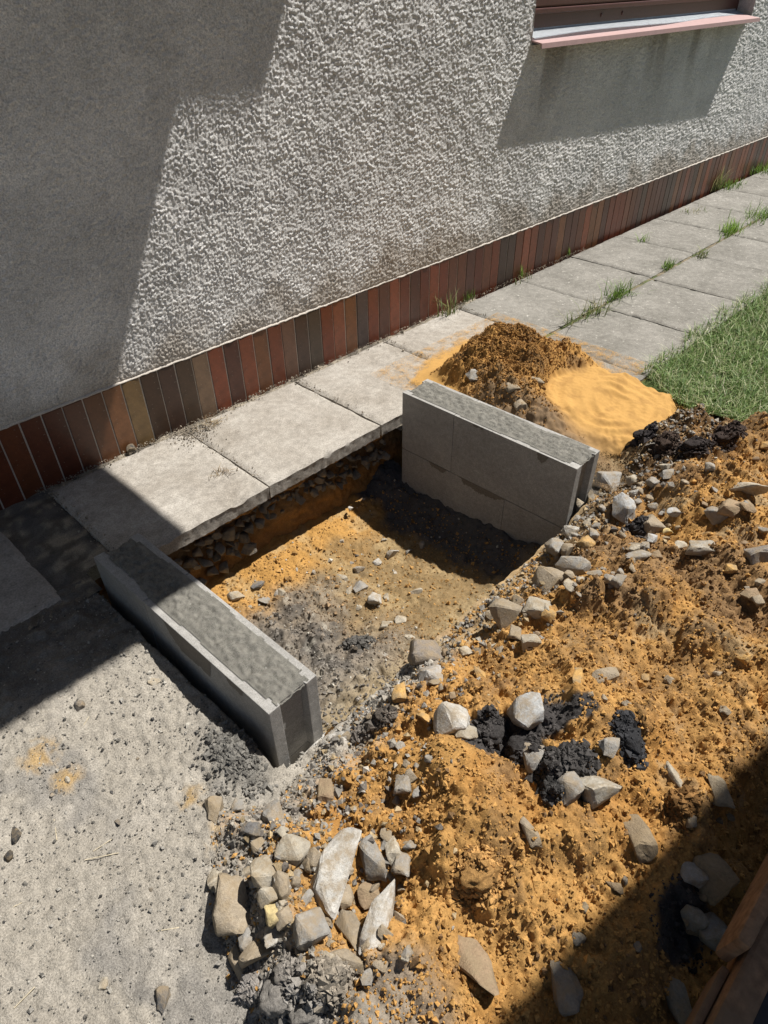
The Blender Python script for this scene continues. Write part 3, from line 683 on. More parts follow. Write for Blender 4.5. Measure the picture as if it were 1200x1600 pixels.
# unseen canopy above the picture, its two slabs sized to cast the stepped shade
ZC = 2.35
can = empty('canopy', (0, 0, ZC), 0, house)
xa = 0.318+0.54*ZC; ya = -0.790-0.15*(ZC+0.012)
xb = 1.2625+0.54*(ZC-1.186); yb = -0.004-0.15*(ZC-0.93)
obj('unseen_canopy_slab', bm_mesh('unseen_canopy_slab', box_bm(-3.0, xa, ya, -0.012, 0, 0.11, 0.004)), M['canopy'], can)
obj('unseen_canopy_ledge', bm_mesh('unseen_canopy_ledge', box_bm(xa+0.002, xb, yb, -0.012, 0, 0.09, 0.003)), M['canopy'], can)

# ================================================================== block walls
def hprof(L, w, fl=0.030, rc=0.020, r0=True, r1=True):
    """plan of a formwork block, u along the wall (towards -y), v across (x)"""
    p = []
    p += [(0, 0), (fl, 0)]
    if r0: p += [(fl+0.003, -rc), (w-fl-0.003, -rc)]
    p += [(w-fl, 0), (w, 0), (w, -L), (w-fl, -L)]
    if r1: p += [(w-fl-0.003, -L+rc), (fl+0.003, -L+rc)]
    p += [(fl, -L), (0, -L)]
    return p
def block_wall(name, label, loc, rotz, w, Ltot, h, zt, courses, fillseed, smear):
    root = tag(empty(name, (loc[0], loc[1], zt-h*len(courses)), rotz), label, 'block wall', 'two low concrete block walls in the pit')
    for ci, lens in enumerate(courses):                      # listed from the top
        u = 0.0; z1 = h*(len(courses)-ci)
        for L in lens:
            me = bm_mesh('concrete_block', prism_bm([(x, y-u) for x, y in hprof(L-0.0016, w)], z1-h+0.0012, z1-0.0008, 0.0014))
            o = obj('concrete_block', me, M['block'], root); u += L
            o.location = (rnd.uniform(-.0008, .0008), 0, 0)
    H = h*len(courses)
    # concrete core showing on top, trowelled and smeared over the flanges
    n = int(Ltot/0.0042); m_ = int(w/0.0036)
    U, Vv = np.meshgrid(np.linspace(0.006, Ltot-0.004, n), np.linspace(0.001, w-0.001, m_))
    dv = np.minimum(Vv, w-Vv)
    nz = fbm(U, Vv, 0.22, fillseed, 2, 0.5) + 0.12*fbm(U, Vv, 0.03, fillseed+31, 3)
    hgt = 0.0032*sstep(0.012, 0.034, dv+0.010*nz) + 0.0042*fbm(U*0.6, Vv, 0.016, fillseed+9, 4, 0.7)*sstep(0.02, 0.034, dv) + 0.0032*clumps(U, Vv, 0.009, fillseed+11, 0.7, 0.8)[0]*sstep(0.02, 0.034, dv) - 0.0012
    hgt += 0.0025*np.exp(-(np.abs(dv-0.03)/0.003)**2)*sstep(-0.2, 0.5, fbm(U, U*0, 0.1, fillseed+2, 3))
    cov = dv - smear - 0.004 + 0.011*nz
    ends = np.minimum(U-0.0, Ltot-U)
    cov = np.where(ends < 0.035, np.minimum(cov, dv-0.024+0.008*nz), cov)
    rec = (ends < 0.022)
    hgt = np.where(rec, hgt - 0.010*sstep(0.024, 0.004, ends), hgt)
    hgt = hgt*sstep(0, 0.012, cov) + 0.0004
    kq = (cov > 0)[:-1, :-1]
    me = mesh_np('concrete_fill', np.stack([Vv, -U, H+np.clip(hgt, -0.02, 0.014)+0.0006], -1).reshape(-1, 3), grid_faces(*U.shape, kq)[:, ::-1])
    obj('concrete_fill', me, M['mortar'], root)
    # core filling the recess at the near end
    n2 = 14; A, B = np.meshgrid(np.linspace(0.034, w-0.034, n2), np.linspace(0, 1, 30))
    q = sstep(0.35, 0.9, B + 0.25*perlin(A, B*0.2, 0.03, fillseed+21))
    me = mesh_np('core_end', np.stack([A, -Ltot + 0.0195 - 0.004*q*0 - 0.012*sstep(0.86, 0.97, B+0.05*perlin(A, A*0, 0.02, fillseed+22)) , H-0.5*h+B*0.5*h-0.002], -1).reshape(-1, 3), grid_faces(*A.shape))
    obj('core_end', me, M['block'], root)
    return root
def smear(root, u0, u1, z0, z1, seed, w_top=True):
    n1 = int((u1-u0)/0.003); n2 = int((z1-z0)/0.003)
    U, Zz = np.meshgrid(np.linspace(u0, u1, n1), np.linspace(z0, z1, n2))
    t = (z1-Zz)/(z1-z0); e = np.minimum(U-u0, u1-U)/(u1-u0)*2
    m = 1.15*sstep(0, 0.5, e) - t*1.1 + 0.55*fbm(U, Zz*0.35, 0.06, seed, 4)
    me = mesh_np('mortar_stain', np.stack([0*U-0.0012, -U, Zz], -1).reshape(-1, 3), grid_faces(*U.shape, (m > 0.25)[:-1, :-1])[:, ::-1])
    obj('mortar_stain', me, M['stain'], root)
lf, hf = 0.4673, 0.2337
wl = block_wall('block_wall', 'low concrete block wall standing between the grey yard and the pit, half in shade', (0.0535, -0.53), 0.029, 0.1316, 0.701, 0.2339, 0.0834, [(hf, lf), (lf, hf)], 501, 0.013)
wr = block_wall('block_wall', 'taller two-course concrete block wall in front of the yellow sand mound', (1.2121, -0.535), 0.0183, 0.1355, 0.6959, 0.2339, 0.0987, [(0.232, 0.4639), (0.4639, 0.232)], 601, 0.006)

smear(wl, 0.30, 0.52, 0.40, 0.466, 701); smear(wl, 0.55, 0.62, 0.43, 0.466, 702)
smear(wr, 0.25, 0.50, 0.205, 0.236, 703); smear(wr, 0.30, 0.36, 0.45, 0.466, 704); smear(wr, 0.55, 0.60, 0.435, 0.466, 705); smear(wr, 0.12, 0.22, 0.215, 0.235, 706)
# ================================================================== timber at the near right, and the shed added for shade
tim = tag(empty('timber_edging', (0.0, 0.0, 0.0)), 'brown wooden beam and board lying in the shade at the bottom right corner', 'timber')
def plank(name, p0, p1, w, t, roll=0.0, parent=None, mat=None, bev=0.004):
    p0 = Vector(p0); p1 = Vector(p1); d = (p1-p0); L = d.length
    bm = box_bm(0, L, -w/2, w/2, -t/2, t/2, bev)
    me = bm_mesh(name, bm)
    o = obj(name, me, mat or M['wood'], parent)
    q = d.to_track_quat('X', 'Z'); o.rotation_mode = 'QUATERNION'
    from mathutils import Quaternion
    o.rotation_quaternion = q @ Quaternion((1, 0, 0), roll); o.location = p0
    return o
plank('beam', (-0.06, -2.096, 0.113), (1.3, -2.100, 0.113), 0.042, 0.075, 0.12, tim, None, 0.008)
plank('board', (0.262, -2.064, 0.155), (1.3, -2.074, 0.160), 0.022, 0.085, 0.12, tim, None, 0.009)
plank('lower_board', (-0.02, -2.067, 0.085), (0.255, -2.070, 0.085), 0.012, 0.08, 0.0, tim)
M['shade_filler'] = simple_rough('shade_filler_black', (0.022, 0.024, 0.028), 0.3, 60, 0.2, 0.001, 0.6, 0.4)
obj('shade_filler', bm_mesh('shade_filler', box_bm(-0.3, 1.35, -2.42, -2.122, 0.06, 0.105, 0.005)), M['shade_filler'], tim)  # added near-black sheet standing in for the deep shade beyond the beam
# made-up shed outside the picture, added so its roof edge shades the corner
shed = tag(empty('shade_shed', (1.2, -2.9, -0.12)), 'unseen flat-roofed wooden shed, added so its roof edge shades the bottom right corner', 'shed')
ZS = 2.9; E0 = Vector((-0.02+0.54*ZS, -1.862-0.15*ZS)); E1 = Vector((0.79+0.54*ZS, -1.978-0.15*ZS)); ed = (E1-E0).normalized(); en = Vector((ed.y, -ed.x))
ra = E0-ed*1.1; rb = E0+ed*4.2
poly = [(p.x-1.2, p.y+2.9) for p in (ra, ra+en*3.0, rb+en*3.0, rb)]
obj('roof', bm_mesh('roof', prism_bm(poly, ZS+0.12, ZS+0.20)), M['canopy'], shed)
wa = ra+en*1.0+ed*0.25; Lw = 4.6
for i in range(20):
    z0 = 0.02+i*0.148
    o = obj('board', bm_mesh('board', box_bm(0, Lw, -0.022, 0, z0, z0+0.144, 0.002)), M['wood'], shed, (wa.x-1.2, wa.y+2.9, 0)); o.rotation_euler[2] = math.atan2(ed.y, ed.x)
for q in (0.1, 2.3, 4.5):
    o = obj('post', bm_mesh('post', box_bm(q-.05, q+.05, -0.125, -0.024, -0.05, ZS+0.118, 0.004)), M['wood'], shed, (wa.x-1.2, wa.y+2.9, 0)); o.rotation_euler[2] = math.atan2(ed.y, ed.x)

# ================================================================== stones
def rock_mesh(seed, npts=13, boxy=0.6, flat=1.0):
    r = random.Random(seed); bm = bmesh.new()
    for i in range(npts):
        v = Vector((r.gauss(0, 1), r.gauss(0, 1), r.gauss(0, 1))).normalized()
        v = Vector([math.copysign(abs(c)**boxy, c) for c in v])*r.uniform(0.72, 1.0); bm.verts.new(v)
    res = bmesh.ops.convex_hull(bm, input=bm.verts[:])
    bmesh.ops.delete(bm, geom=list(set(e for e in res['geom_interior'] if isinstance(e, bmesh.types.BMVert))), context='VERTS')
    bmesh.ops.dissolve_limit(bm, angle_limit=math.radians(14), verts=bm.verts[:], edges=bm.edges[:])
    bmesh.ops.bevel(bm, geom=bm.edges[:], offset=0.07, segments=1, profile=0.5, affect='EDGES', clamp_overlap=True)
    bmesh.ops.triangulate(bm, faces=bm.faces[:])
    bmesh.ops.subdivide_edges(bm, edges=bm.edges[:], cuts=2, use_grid_fill=True)
    co = np.array([v.co[:] for v in bm.verts])
    a, b_, c_ = co.T
    d = 0.075*(fbm(a+seed, b_, 0.7, seed, 5, 0.62)+fbm(b_+seed, c_, 0.7, seed+1, 5, 0.62)+fbm(c_+seed, a, 0.7, seed+2, 5, 0.62))/1.5
    mn, mx = co.min(0), co.max(0); ce = (mn+mx)/2; sz = (mx-mn)
    for v, dd in zip(bm.verts, d): v.co = Vector([(v.co[k]*(1+dd)-ce[k])/sz[k] for k in range(3)])
    me = bm_mesh('stone', bm, True); me.set_sharp_from_angle(angle=math.radians(24)); me.materials.append(M['rock']); return me
def clod_mesh(seed):
    bm = bmesh.new(); bmesh.ops.create_icosphere(bm, subdivisions=4, radius=0.5)
    co = np.array([v.co[:] for v in bm.verts])
    a, b_, c_ = co.T
    def tri(fn, sc, sd): return (fn(a+sd, b_, sc, sd)+fn(b_+sd, c_, sc, sd+1)+fn(c_+sd, a, sc, sd+2))/3
    d = 0.40*tri(lambda p, q, t, e: fbm(p, q, t, e, 3), 0.6, seed) + 0.30*tri(domes, 0.26, seed+5) + 0.16*tri(domes, 0.12, seed+9)
    for v, dd in zip(bm.verts, d): v.co = v.co*(0.72+dd)
    me = bm_mesh('clod', bm, True); me.materials.append(M['clod']); return me
ROCKS = [rock_mesh(900+i, rnd.choice((9, 11, 13, 15)), rnd.choice((0.5, 0.65, 0.85))) for i in range(18)]
CLODS = [clod_mesh(950+i) for i in range(6)]
CR = math.atan2(_r[1], _r[0])                            # heading of "across the picture" on the ground
CREAM = (0.38, 0.34, 0.27); WHITE = (0.44, 0.42, 0.38); GRY = (0.27, 0.255, 0.23); TANR = (0.29, 0.24, 0.175); DGR = (0.13, 0.125, 0.12); ORR = (0.48, 0.29, 0.10); BRR = (0.28, 0.20, 0.125); SILV = (0.36, 0.36, 0.35)
def put_stone(name, me, P, wpx, hpx, rot, col, sink=0.25, tilt=0.25, zr=0.75, yaw=None):
    dist = float(np.linalg.norm(np.array(P)-CAM)); w = wpx*dist/FPX; hh = hpx*dist/FPX/0.80
    o = obj(name, me, None, None)
    zz = zr*min(w, hh)
    o.scale = (w, hh, zz); o.rotation_euler = (rnd.uniform(-tilt, tilt), rnd.uniform(-tilt, tilt), CR + (rot if yaw is None else yaw))
    lift = 0.002
    if poly_sd(np.array([P[0]]), np.array([P[1]]), HEAP)[0] > 0.02:
        gx_, gy_ = np.meshgrid(np.linspace(-.4, .4, 5)*w, np.linspace(-.4, .4, 5)*w)
        lift = max(0.002, float(np.percentile(heap_top(P[0]+gx_.ravel(), P[1]+gy_.ravel()), 70)) - P[2])
    o.location = (P[0], P[1], P[2] + lift + zz*(0.5-sink))
    j = rnd.uniform(0.9, 1.1); o.color = (col[0]*j, col[1]*j, col[2]*j, 1)
    return o
# (px, py, width, height, turn, colour, label)
G1 = 'stones in the pile at the corner of the soil heap'
G2 = 'stones lying on the soil heap'
G3 = 'stones lying on the pit floor'
HERO = [
 (366, 1420, 66, 84, .2, TANR, 'largest rounded tan boulder at the left edge of the stone pile', G1, .3),
 (524, 1366, 62, 112, -.35, WHITE, 'long whitish slab of stone leaning in the middle of the stone pile', G1, .25),
 (594, 1446, 52, 96, -.2, WHITE, 'tall pale block-shaped stone at the right of the stone pile', G1, .2),
 (549, 1470, 44, 68, .3, TANR, 'brownish shard leaning against the tall pale stone', G1, .25),
 (486, 1458, 66, 54, -.2, GRY, 'grey wedge-shaped stone below the long whitish slab', G1, .25),
 (582, 1350, 44, 60, .1, GRY, 'grey upright stone right of the long whitish slab', G1, .25),
 (612, 1333, 26, 46, .3, CREAM, 'narrow cream stone at the foot of the orange mound', G1, .25),
 (626, 1364, 34, 36, 0, GRY, 'small grey stone in the shade of the orange mound', G1, .25),
 (458, 1335, 52, 40, -.4, CREAM, 'cream oval stone at the top of the stone pile', G1, .2),
 (416, 1370, 46, 48, .3, CREAM, 'cream angular stone above and right of the largest boulder', G1, .2),
 (441, 1388, 34, 36, 0, TANR, 'small tan stone touching the cream angular stone', G1, .2),
 (420, 1408, 38, 24, .2, CREAM, 'pale wedge stone just right of the largest boulder', G1, .2),
 (430, 1438, 31, 30, .6, (0.50, 0.40, 0.20), 'yellowish small stone right of the largest boulder', G1, .2),
 (427, 1467, 28, 33, 0, WHITE, 'small white stone left of the grey wedge stone', G1, .2),
 (405, 1500, 52, 38, -.3, TANR, 'tan sandy stone at the lower left of the stone pile', G1, .2),
 (371, 1505, 25, 40, .5, TANR, 'small tan stone farthest down the left edge of the pile', G1, .15),
 (340, 1370, 34, 40, .2, CREAM, 'small cream stone on the grey dirt above the largest boulder', G1, .15),
 (338, 1268, 30, 38, .4, TANR, 'lone tan stone on the grey dirt near the orange dust spot', G1, .15),
 (373, 1262, 24, 24, .1, GRY, 'little grey cube-like stone above the stone pile', G1, .15),
 (427, 1275, 38, 34, .3, GRY, 'grey rounded stone above the stone pile', G1, .2),
 (395, 1300, 36, 20, -.4, DGR, 'dark flat shard above the stone pile', G1, .2),
 (443, 1309, 30, 26, .1, CREAM, 'cream stone directly above the cream oval stone', G1, .2),
 (404, 1323, 34, 22, -.2, TANR, 'low tan stone half sunk in orange grit', G1, .4),
 (541, 1511, 56, 26, .05, TANR, 'flat tan stone below the brownish shard', G1, .25),
 (510, 1246, 30, 42, .1, BRR, 'upright brown stone above the stone pile', G1, .3),
 (628, 1236, 30, 28, .2, GRY, 'grey stone stuck in the top of the orange mound', G2, .3),
 (576, 1400, 38, 34, .4, BRR, 'brown-grey stone between the slab and the tall pale stone', G1, .25),
 (541, 1407, 30, 32, 0, TANR, 'tan stone tucked under the long whitish slab', G1, .35),
 (386, 1212, 18, 14, 0, CREAM, 'tiny cream pebble beside the corner of the shaded block wall', G1, .2),
 (704, 1134, 60, 46, -.2, WHITE, 'large whitish stone left of the black clods', G2, .25),
 (728, 1148, 36, 22, -.1, CREAM, 'small flat pale stone touching the large whitish stone', G2, .25),
 (824, 1124, 60, 50, .3, SILV, 'flat silvery slate stone above the black clods', G2, .3),
 (838, 1188, 40, 46, .1, GRY, 'grey angular stone among the black clods', G2, .25),
 (884, 1238, 42, 38, .1, GRY, 'smaller grey stone of the pair below the black clods', G2, .2),
 (931, 1237, 64, 50, -.1, (0.38, 0.35, 0.29), 'larger angular stone of the pair below the black clods', G2, .2),
 (953, 1176, 32, 24, .2, GRY, 'light stone resting on a black clod', G2, .2),
 (664, 1030, 60, 42, .2, (0.19, 0.165, 0.14), 'big dull brown stone on the lip of the pit', G2, .3),
 (673, 1063, 40, 32, .1, (0.40, 0.38, 0.35), 'light grey stone below the big dull brown stone', G2, .3),
 (625, 1089, 29, 28, 0, ORR, 'round orange stone near the grey edge of the pit', G2, .2),
 (660, 1130, 26, 25, 0, ORR, 'orange stone just left of the large whitish stone', G2, .3),
 (726, 1020, 28, 15, -.1, CREAM, 'small cream pebble right of the big dull brown stone', G2, .25),
 (790, 974, 55, 44, .3, TANR, 'large tan stone beside the pit lip below the right wall', G2, .3),
 (827, 1009, 32, 25, .1, CREAM, 'cream stone touching the large tan stone', G2, .25),
 (803, 993, 24, 24, 0, TANR, 'small tan stone between the large tan and cream stones', G2, .25),
 (945, 1058, 44, 20, .1, TANR, 'flat tan stone alone on the orange slope', G2, .35),
 (903, 1060, 16, 36, -.4, ORR, 'narrow ochre stone upright on the orange slope', G2, .35),
 (972, 811, 40, 36, -.4, SILV, 'smooth light grey stone right of the taller block wall', G2, .15),
 (891, 836, 24, 24, .2, WHITE, 'small white stone at the lip under the right block wall', G2, .2),
 (925, 843, 17, 19, 0, GRY, 'small grey stone right of the small white one at the lip', G2, .2),
 (868, 862, 30, 32, .2, GRY, 'grey stone on the lip where it meets the right block wall', G2, .25),
 (888, 871, 30, 28, 0, TANR, 'tan stone close beside the grey one on the lip', G2, .3),
 (912, 862, 28, 20, .2, ORR, 'orange-stained stone on the lip', G2, .3),
 (1001, 855, 26, 22, .3, GRY, 'grey stone below the smooth light grey stone', G2, .25),
 (1018, 847, 19, 16, 0, SILV, 'little pale grey stone, middle of a row of three', G2, .25),
 (1038, 838, 19, 15, 0, (0.55, 0.42, 0.18), 'small yellow stone at the end of the row of three', G2, .25),
 (1012, 830, 30, 28, .3, TANR, 'tan stone behind the row of three small stones', G2, .25),
 (1050, 808, 30, 13, .1, SILV, 'thin pale flat stone on the brown soil', G2, .3),
 (1164, 768, 42, 40, .3, CREAM, 'pale cream stone high on the heap near the right edge', G2, .25),
 (1140, 802, 46, 24, .3, BRR, 'long brown stone below the pale cream stone', G2, .3),
 (1114, 813, 30, 22, .2, GRY, 'grey stone at the left end of the long brown stone', G2, .3),
 (1190, 872, 52, 44, 0, (0.25, 0.23, 0.21), 'big dark grey boulder cut by the right edge of the picture', G2, .3),
 (1090, 866, 52, 26, .1, (0.34, 0.31, 0.26), 'broad flat grey stone in the middle of the brown soil', G2, .35),
 (1062, 857, 22, 12, 0, CREAM, 'small cream stone left of the broad flat grey stone', G2, .3),
 (998, 871, 42, 16, .1, GRY, 'long thin grey stone half buried in brown soil', G2, .35),
 (898, 896, 58, 32, .2, GRY, 'grey layered stone below the stones on the lip', G2, .3),
 (858, 912, 50, 42, .1, TANR, 'large sandy stone left of the grey layered stone', G2, .35),
 (838, 955, 46, 30, -.2, CREAM, 'sandy pale stone with a dark shaded side', G2, .3),
 (1019, 761, 19, 20, 0, GRY, 'upright grey pebble near the end of the right wall', G2, .2),
 (994, 771, 22, 16, .2, WHITE, 'white pebble left of the upright grey pebble', G2, .25),
 (984, 760, 18, 14, 0, CREAM, 'cream pebble nearest the end of the right wall', G2, .25),
 (1040, 732, 18, 16, 0, CREAM, 'yellowish pebble in the dark soil behind the right wall', G2, .25),
 (1042, 750, 24, 14, .3, GRY, 'flat grey pebble under the yellowish pebble', G2, .3),
 (1135, 658, 34, 14, .2, TANR, 'flat tan stone on the heap edge against the lawn', G2, .25),
 (947, 757, 40, 34, -.5, (0.30, 0.29, 0.27), 'broken concrete chunk at the end of the right wall', G2, .3),
 (1025, 870, 20, 14, 0, BRR, 'small brown stone between the flat grey stones', G2, .3),
 (735, 1515, 62, 74, .2, BRR, 'large soil-crusted stone at the bottom of the orange slope', G2, .4),
 (1050, 1217, 16, 34, .2, CREAM, 'pointed pale stone at the edge of the shadow', G2, .3),
 (825, 1308, 20, 40, .2, TANR, 'sandy stone half buried right of the orange mound', G2, .4),
 (995, 1310, 34, 54, .2, (0.22, 0.17, 0.11), 'buried tan stone just inside the shadow', G2, .35),  # stones in the shadow coloured darker, to deepen the shade
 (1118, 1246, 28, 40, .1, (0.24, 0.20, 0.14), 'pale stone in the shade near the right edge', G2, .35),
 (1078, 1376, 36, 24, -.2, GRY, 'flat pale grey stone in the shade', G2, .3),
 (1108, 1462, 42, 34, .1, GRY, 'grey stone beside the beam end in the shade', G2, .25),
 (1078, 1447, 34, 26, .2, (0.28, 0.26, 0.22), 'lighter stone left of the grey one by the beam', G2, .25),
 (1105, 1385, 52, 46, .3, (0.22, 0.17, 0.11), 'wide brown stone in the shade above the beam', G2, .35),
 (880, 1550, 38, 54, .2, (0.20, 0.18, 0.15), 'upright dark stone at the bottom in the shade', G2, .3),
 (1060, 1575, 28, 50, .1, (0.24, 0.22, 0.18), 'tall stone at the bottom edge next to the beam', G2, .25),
 (616, 866, 27, 21, .1, WHITE, 'white round stone at the edge of the shadow on the pit floor', G3, .2),
 (588, 883, 19, 13, .2, WHITE, 'flat white stone left of the round white one in the pit', G3, .25),
 (561, 890, 22, 18, .1, GRY, 'grey stone on the sunny orange pit floor', G3, .25),
 (563, 923, 22, 20, -.3, GRY, 'grey angled stone in the middle of the pit', G3, .2),
 (586, 941, 26, 21, -.2, WHITE, 'brightest blocky white stone in the middle of the pit', G3, .15),
 (603, 935, 11, 12, 0, CREAM, 'small cream pebble touching the blocky white stone', G3, .2),
 (546, 925, 12, 15, 0, CREAM, 'small upright pale pebble left of the grey angled stone', G3, .2),
 (408, 940, 32, 19, 0, GRY, 'flat grey stone by the inner side of the shaded block wall', G3, .3),
 (368, 933, 30, 15, .1, CREAM, 'pale flat stone touching the inner edge of the shaded block wall', G3, .3),
 (440, 928, 16, 16, 0, CREAM, 'small cream stone right of the flat grey stone in the pit', G3, .3),
 (650, 925, 22, 12, .2, CREAM, 'cream stone nearest the sunlit right part of the pit floor', G3, .3),
 (603, 978, 26, 13, .3, CREAM, 'pale sliver of stone low in the pit', G3, .4),
 (626, 971, 20, 14, 0, CREAM, 'cream pebble right of the pale sliver', G3, .3),
 (641, 998, 20, 11, .1, CREAM, 'cream pebble nearest the pit lip', G3, .3),
 (535, 905, 24, 12, .1, CREAM, 'flat cream stone above the upright pale pebble', G3, .4),
 (532, 848, 13, 10, 0, WHITE, 'tiny white stone on the sunlit orange soil', G3, .3),
 (598, 1026, 16, 10, -.4, GRY, 'dull flat pebble near the pit lip', G3, .3),
 (403, 918, 24, 14, .2, DGR, 'dark stone behind the flat grey stone in the pit', G3, .2),
 (640, 862, 14, 16, 0, GRY, 'small grey stone in the wall shadow, right of the white round one', G3, .25),
 (658, 853, 13, 15, .2, GRY, 'small dark stone deepest in the wall shadow of the pit', G3, .25),
 (548, 795, 9, 9, 0, WHITE, 'white pebble at the tip of the sunlit triangle', G3, .2),
 (745, 592, 32, 20, .3, GRY, 'pale stone at the foot of the sand mound behind the wall', G2, .25),
 (800, 610, 26, 20, .2, TANR, 'tan stone in the front of the sand mound', G2, .3),
 (832, 597, 24, 24, .4, (0.30, 0.25, 0.18), 'brown stone next to the tan one in the sand mound', G2, .3),
 (812, 634, 24, 26, .1, TANR, 'sandy stone close behind the right wall top', G2, .3),
]
pts = at_many([h[:2] for h in HERO])
for i, (h, P) in enumerate(zip(HERO, pts)):
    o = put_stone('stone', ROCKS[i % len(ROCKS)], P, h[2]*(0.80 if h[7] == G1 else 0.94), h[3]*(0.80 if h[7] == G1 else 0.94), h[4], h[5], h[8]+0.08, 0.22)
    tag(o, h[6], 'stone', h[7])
# clods of dark or grey earth
GC = 'lumps of dark earth on the soil heap'
CL = [(768, 1155, 50, 44, .1, (0.045, 0.041, 0.039), 'black earth clod right of the large whitish stone'),
      (815, 1176, 52, 54, .4, (0.045, 0.041, 0.039), 'black clod in the middle of the black patch'),
      (980, 1165, 44, 54, .2, (0.032, 0.032, 0.034), 'black clod at the right end of the black patch'),
      (882, 1195, 92, 48, .2, (0.05, 0.046, 0.043), 'widest crumbly black clod above the pair of stones'),
      (862, 1236, 34, 34, .2, (0.04, 0.038, 0.036), 'small black clod left of the pair of stones'),
      (438, 1566, 62, 52, .1, (0.20, 0.185, 0.165), 'larger grey earth clod at the bottom edge of the heap'),
      (480, 1590, 56, 44, .5, (0.19, 0.175, 0.155), 'grey clod touching the bottom edge of the picture'),
      (450, 1528, 44, 34, .3, (0.21, 0.19, 0.165), 'grey clod between the stone pile and the larger grey clod'),
      (520, 1540, 60, 44, .3, (0.22, 0.19, 0.15), 'smaller grey-brown clod right of the larger grey one'),
      (390, 1545, 26, 22, .3, (0.22, 0.20, 0.18), 'little grey clod on the dirt beside the larger grey clod'),
      (1085, 700, 44, 34, .5, (0.035, 0.028, 0.026), 'dark slab of soil on the brown ridge below the lawn'),
      (1135, 685, 60, 26, .5, (0.05, 0.036, 0.03), 'long dark lump on the ridge near the right edge'),
      (1000, 690, 34, 24, .1, (0.035, 0.03, 0.03), 'black clod between sand patch and right wall end'),
      (1040, 700, 36, 26, .3, (0.06, 0.042, 0.032), 'brown clod in the dark band below the sand patch'),
      (1085, 636, 26, 16, .1, (0.03, 0.024, 0.022), 'dark clod on the heap corner touching the lawn'),
      (995, 832, 32, 26, .2, (0.04, 0.036, 0.035), 'black clod under the smooth light grey stone'),
      (600, 1130, 36, 26, .3, (0.10, 0.085, 0.07), 'dark brown clod at the grey end of the heap'),
      (565, 1150, 30, 22, .3, (0.13, 0.115, 0.10), 'grey-brown clod near the corner of the block wall'),
      (1060, 1265, 40, 30, .1, (0.16, 0.085, 0.03), 'orange-brown clod in the shade'),
      (745, 1375, 70, 48, .2, (0.33, 0.185, 0.065), 'overhanging orange clod below the orange mound'),
      (560, 1010, 60, 34, .1, (0.085, 0.08, 0.072), 'dark grey clod on the pit floor by the lip')]
pts = at_many([h[:2] for h in CL])
for i, (h, P) in enumerate(zip(CL, pts)):
    o = put_stone('earth_clod', CLODS[i % len(CLODS)], P, h[2]*0.72, h[3]*0.66, h[4], h[5], 0.42, 0.2, 0.75); tag(o, h[6], 'clod', GC)

_cg = np.random.default_rng(44); CLP, CLS, CLC = [], [], []
for h, P in zip(CL, pts):
    k = int(420*max(1.0, h[2]*h[3]/2200)); d = float(np.linalg.norm(P-CAM)); rx = h[2]*d/FPX/2; ry = h[3]*d/FPX/1.6
    a = _cg.uniform(0, 2*math.pi, k); q = np.sqrt(_cg.random(k))*1.08; ca_, sa_ = math.cos(CR+h[4]), math.sin(CR+h[4])
    lx, ly = q*np.cos(a)*rx, q*np.sin(a)*ry
    X_, Y_ = P[0]+lx*ca_-ly*sa_, P[1]+lx*sa_+ly*ca_
    dome = 0.8*min(rx, ry)*0.82*np.sqrt(np.clip(1.0-q*q*1.3, 0, 1))
    sz_ = np.clip(np.exp(_cg.normal(math.log(0.0042), 0.4, k)), 0.002, 0.012)*min(1.3, d/1.25)
    CLP.append(np.stack([X_, Y_, np.where(poly_sd(X_, Y_, HEAP) > 0, heap_top(X_, Y_), surf_fast(X_, Y_)+0.006)+dome], -1)); CLS.append(sz_); CLC.append(np.array(h[5])*_cg.uniform(0.7, 1.7, (k, 1)))
# filler stones, scattered by zone
def scatter_px(n, poly, seed):
    r = random.Random(seed); P = [(float(x), float(y)) for x, y in poly]; out = []
    x0, x1 = min(p[0] for p in P), max(p[0] for p in P); y0, y1 = min(p[1] for p in P), max(p[1] for p in P)
    while len(out) < n:
        x, y = r.uniform(x0, x1), r.uniform(y0, y1)
        if poly_sd(np.array([x]), np.array([y]), P)[0] > 0: out.append((x, y))
    return out
def fill(n, poly, seed, smin, smax, cols, label, group, sink=0.35):
    P = at_many(scatter_px(n, poly, seed)); r = random.Random(seed+1)
    for p in P:
        s_ = smin*(smax/smin)**(r.random()**1.6)
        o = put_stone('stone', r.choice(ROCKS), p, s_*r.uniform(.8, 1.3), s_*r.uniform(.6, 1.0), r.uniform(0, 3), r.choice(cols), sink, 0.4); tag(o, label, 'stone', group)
fill(44, [(860, 900), (900, 790), (960, 740), (1060, 760), (1070, 850), (960, 920), (860, 960)], 31, 8, 24, [GRY, TANR, CREAM, BRR, GRY, (0.25, 0.23, 0.2)], 'small stone in the rubble along the lip next to the right wall', 'rubble along the lip by the right wall')
fill(24, [(640, 1080), (700, 1000), (850, 920), (860, 990), (760, 1050), (690, 1110)], 32, 8, 22, [TANR, GRY, ORR, CREAM, BRR], 'small stone in the rubble along the middle of the pit lip', 'rubble along the middle of the lip')
fill(18, [(520, 1150), (620, 1100), (720, 1180), (640, 1260), (520, 1260)], 33, 7, 18, [GRY, GRY, TANR, DGR], 'small stone in the grey fringe between block wall and orange mound', 'stones in the grey fringe')
fill(60, [(370, 1290), (640, 1290), (640, 1530), (370, 1540)], 34, 10, 26, [CREAM, GRY, TANR, TANR], 'small stone wedged among the bigger ones of the stone pile', 'small stones of the pile')
fill(18, [(1060, 760), (1200, 700), (1200, 960), (1080, 930)], 35, 9, 24, [TANR, BRR, GRY, ORR], 'stone half sunk in brown soil at the right edge of the heap', 'stones in the brown soil on the right')
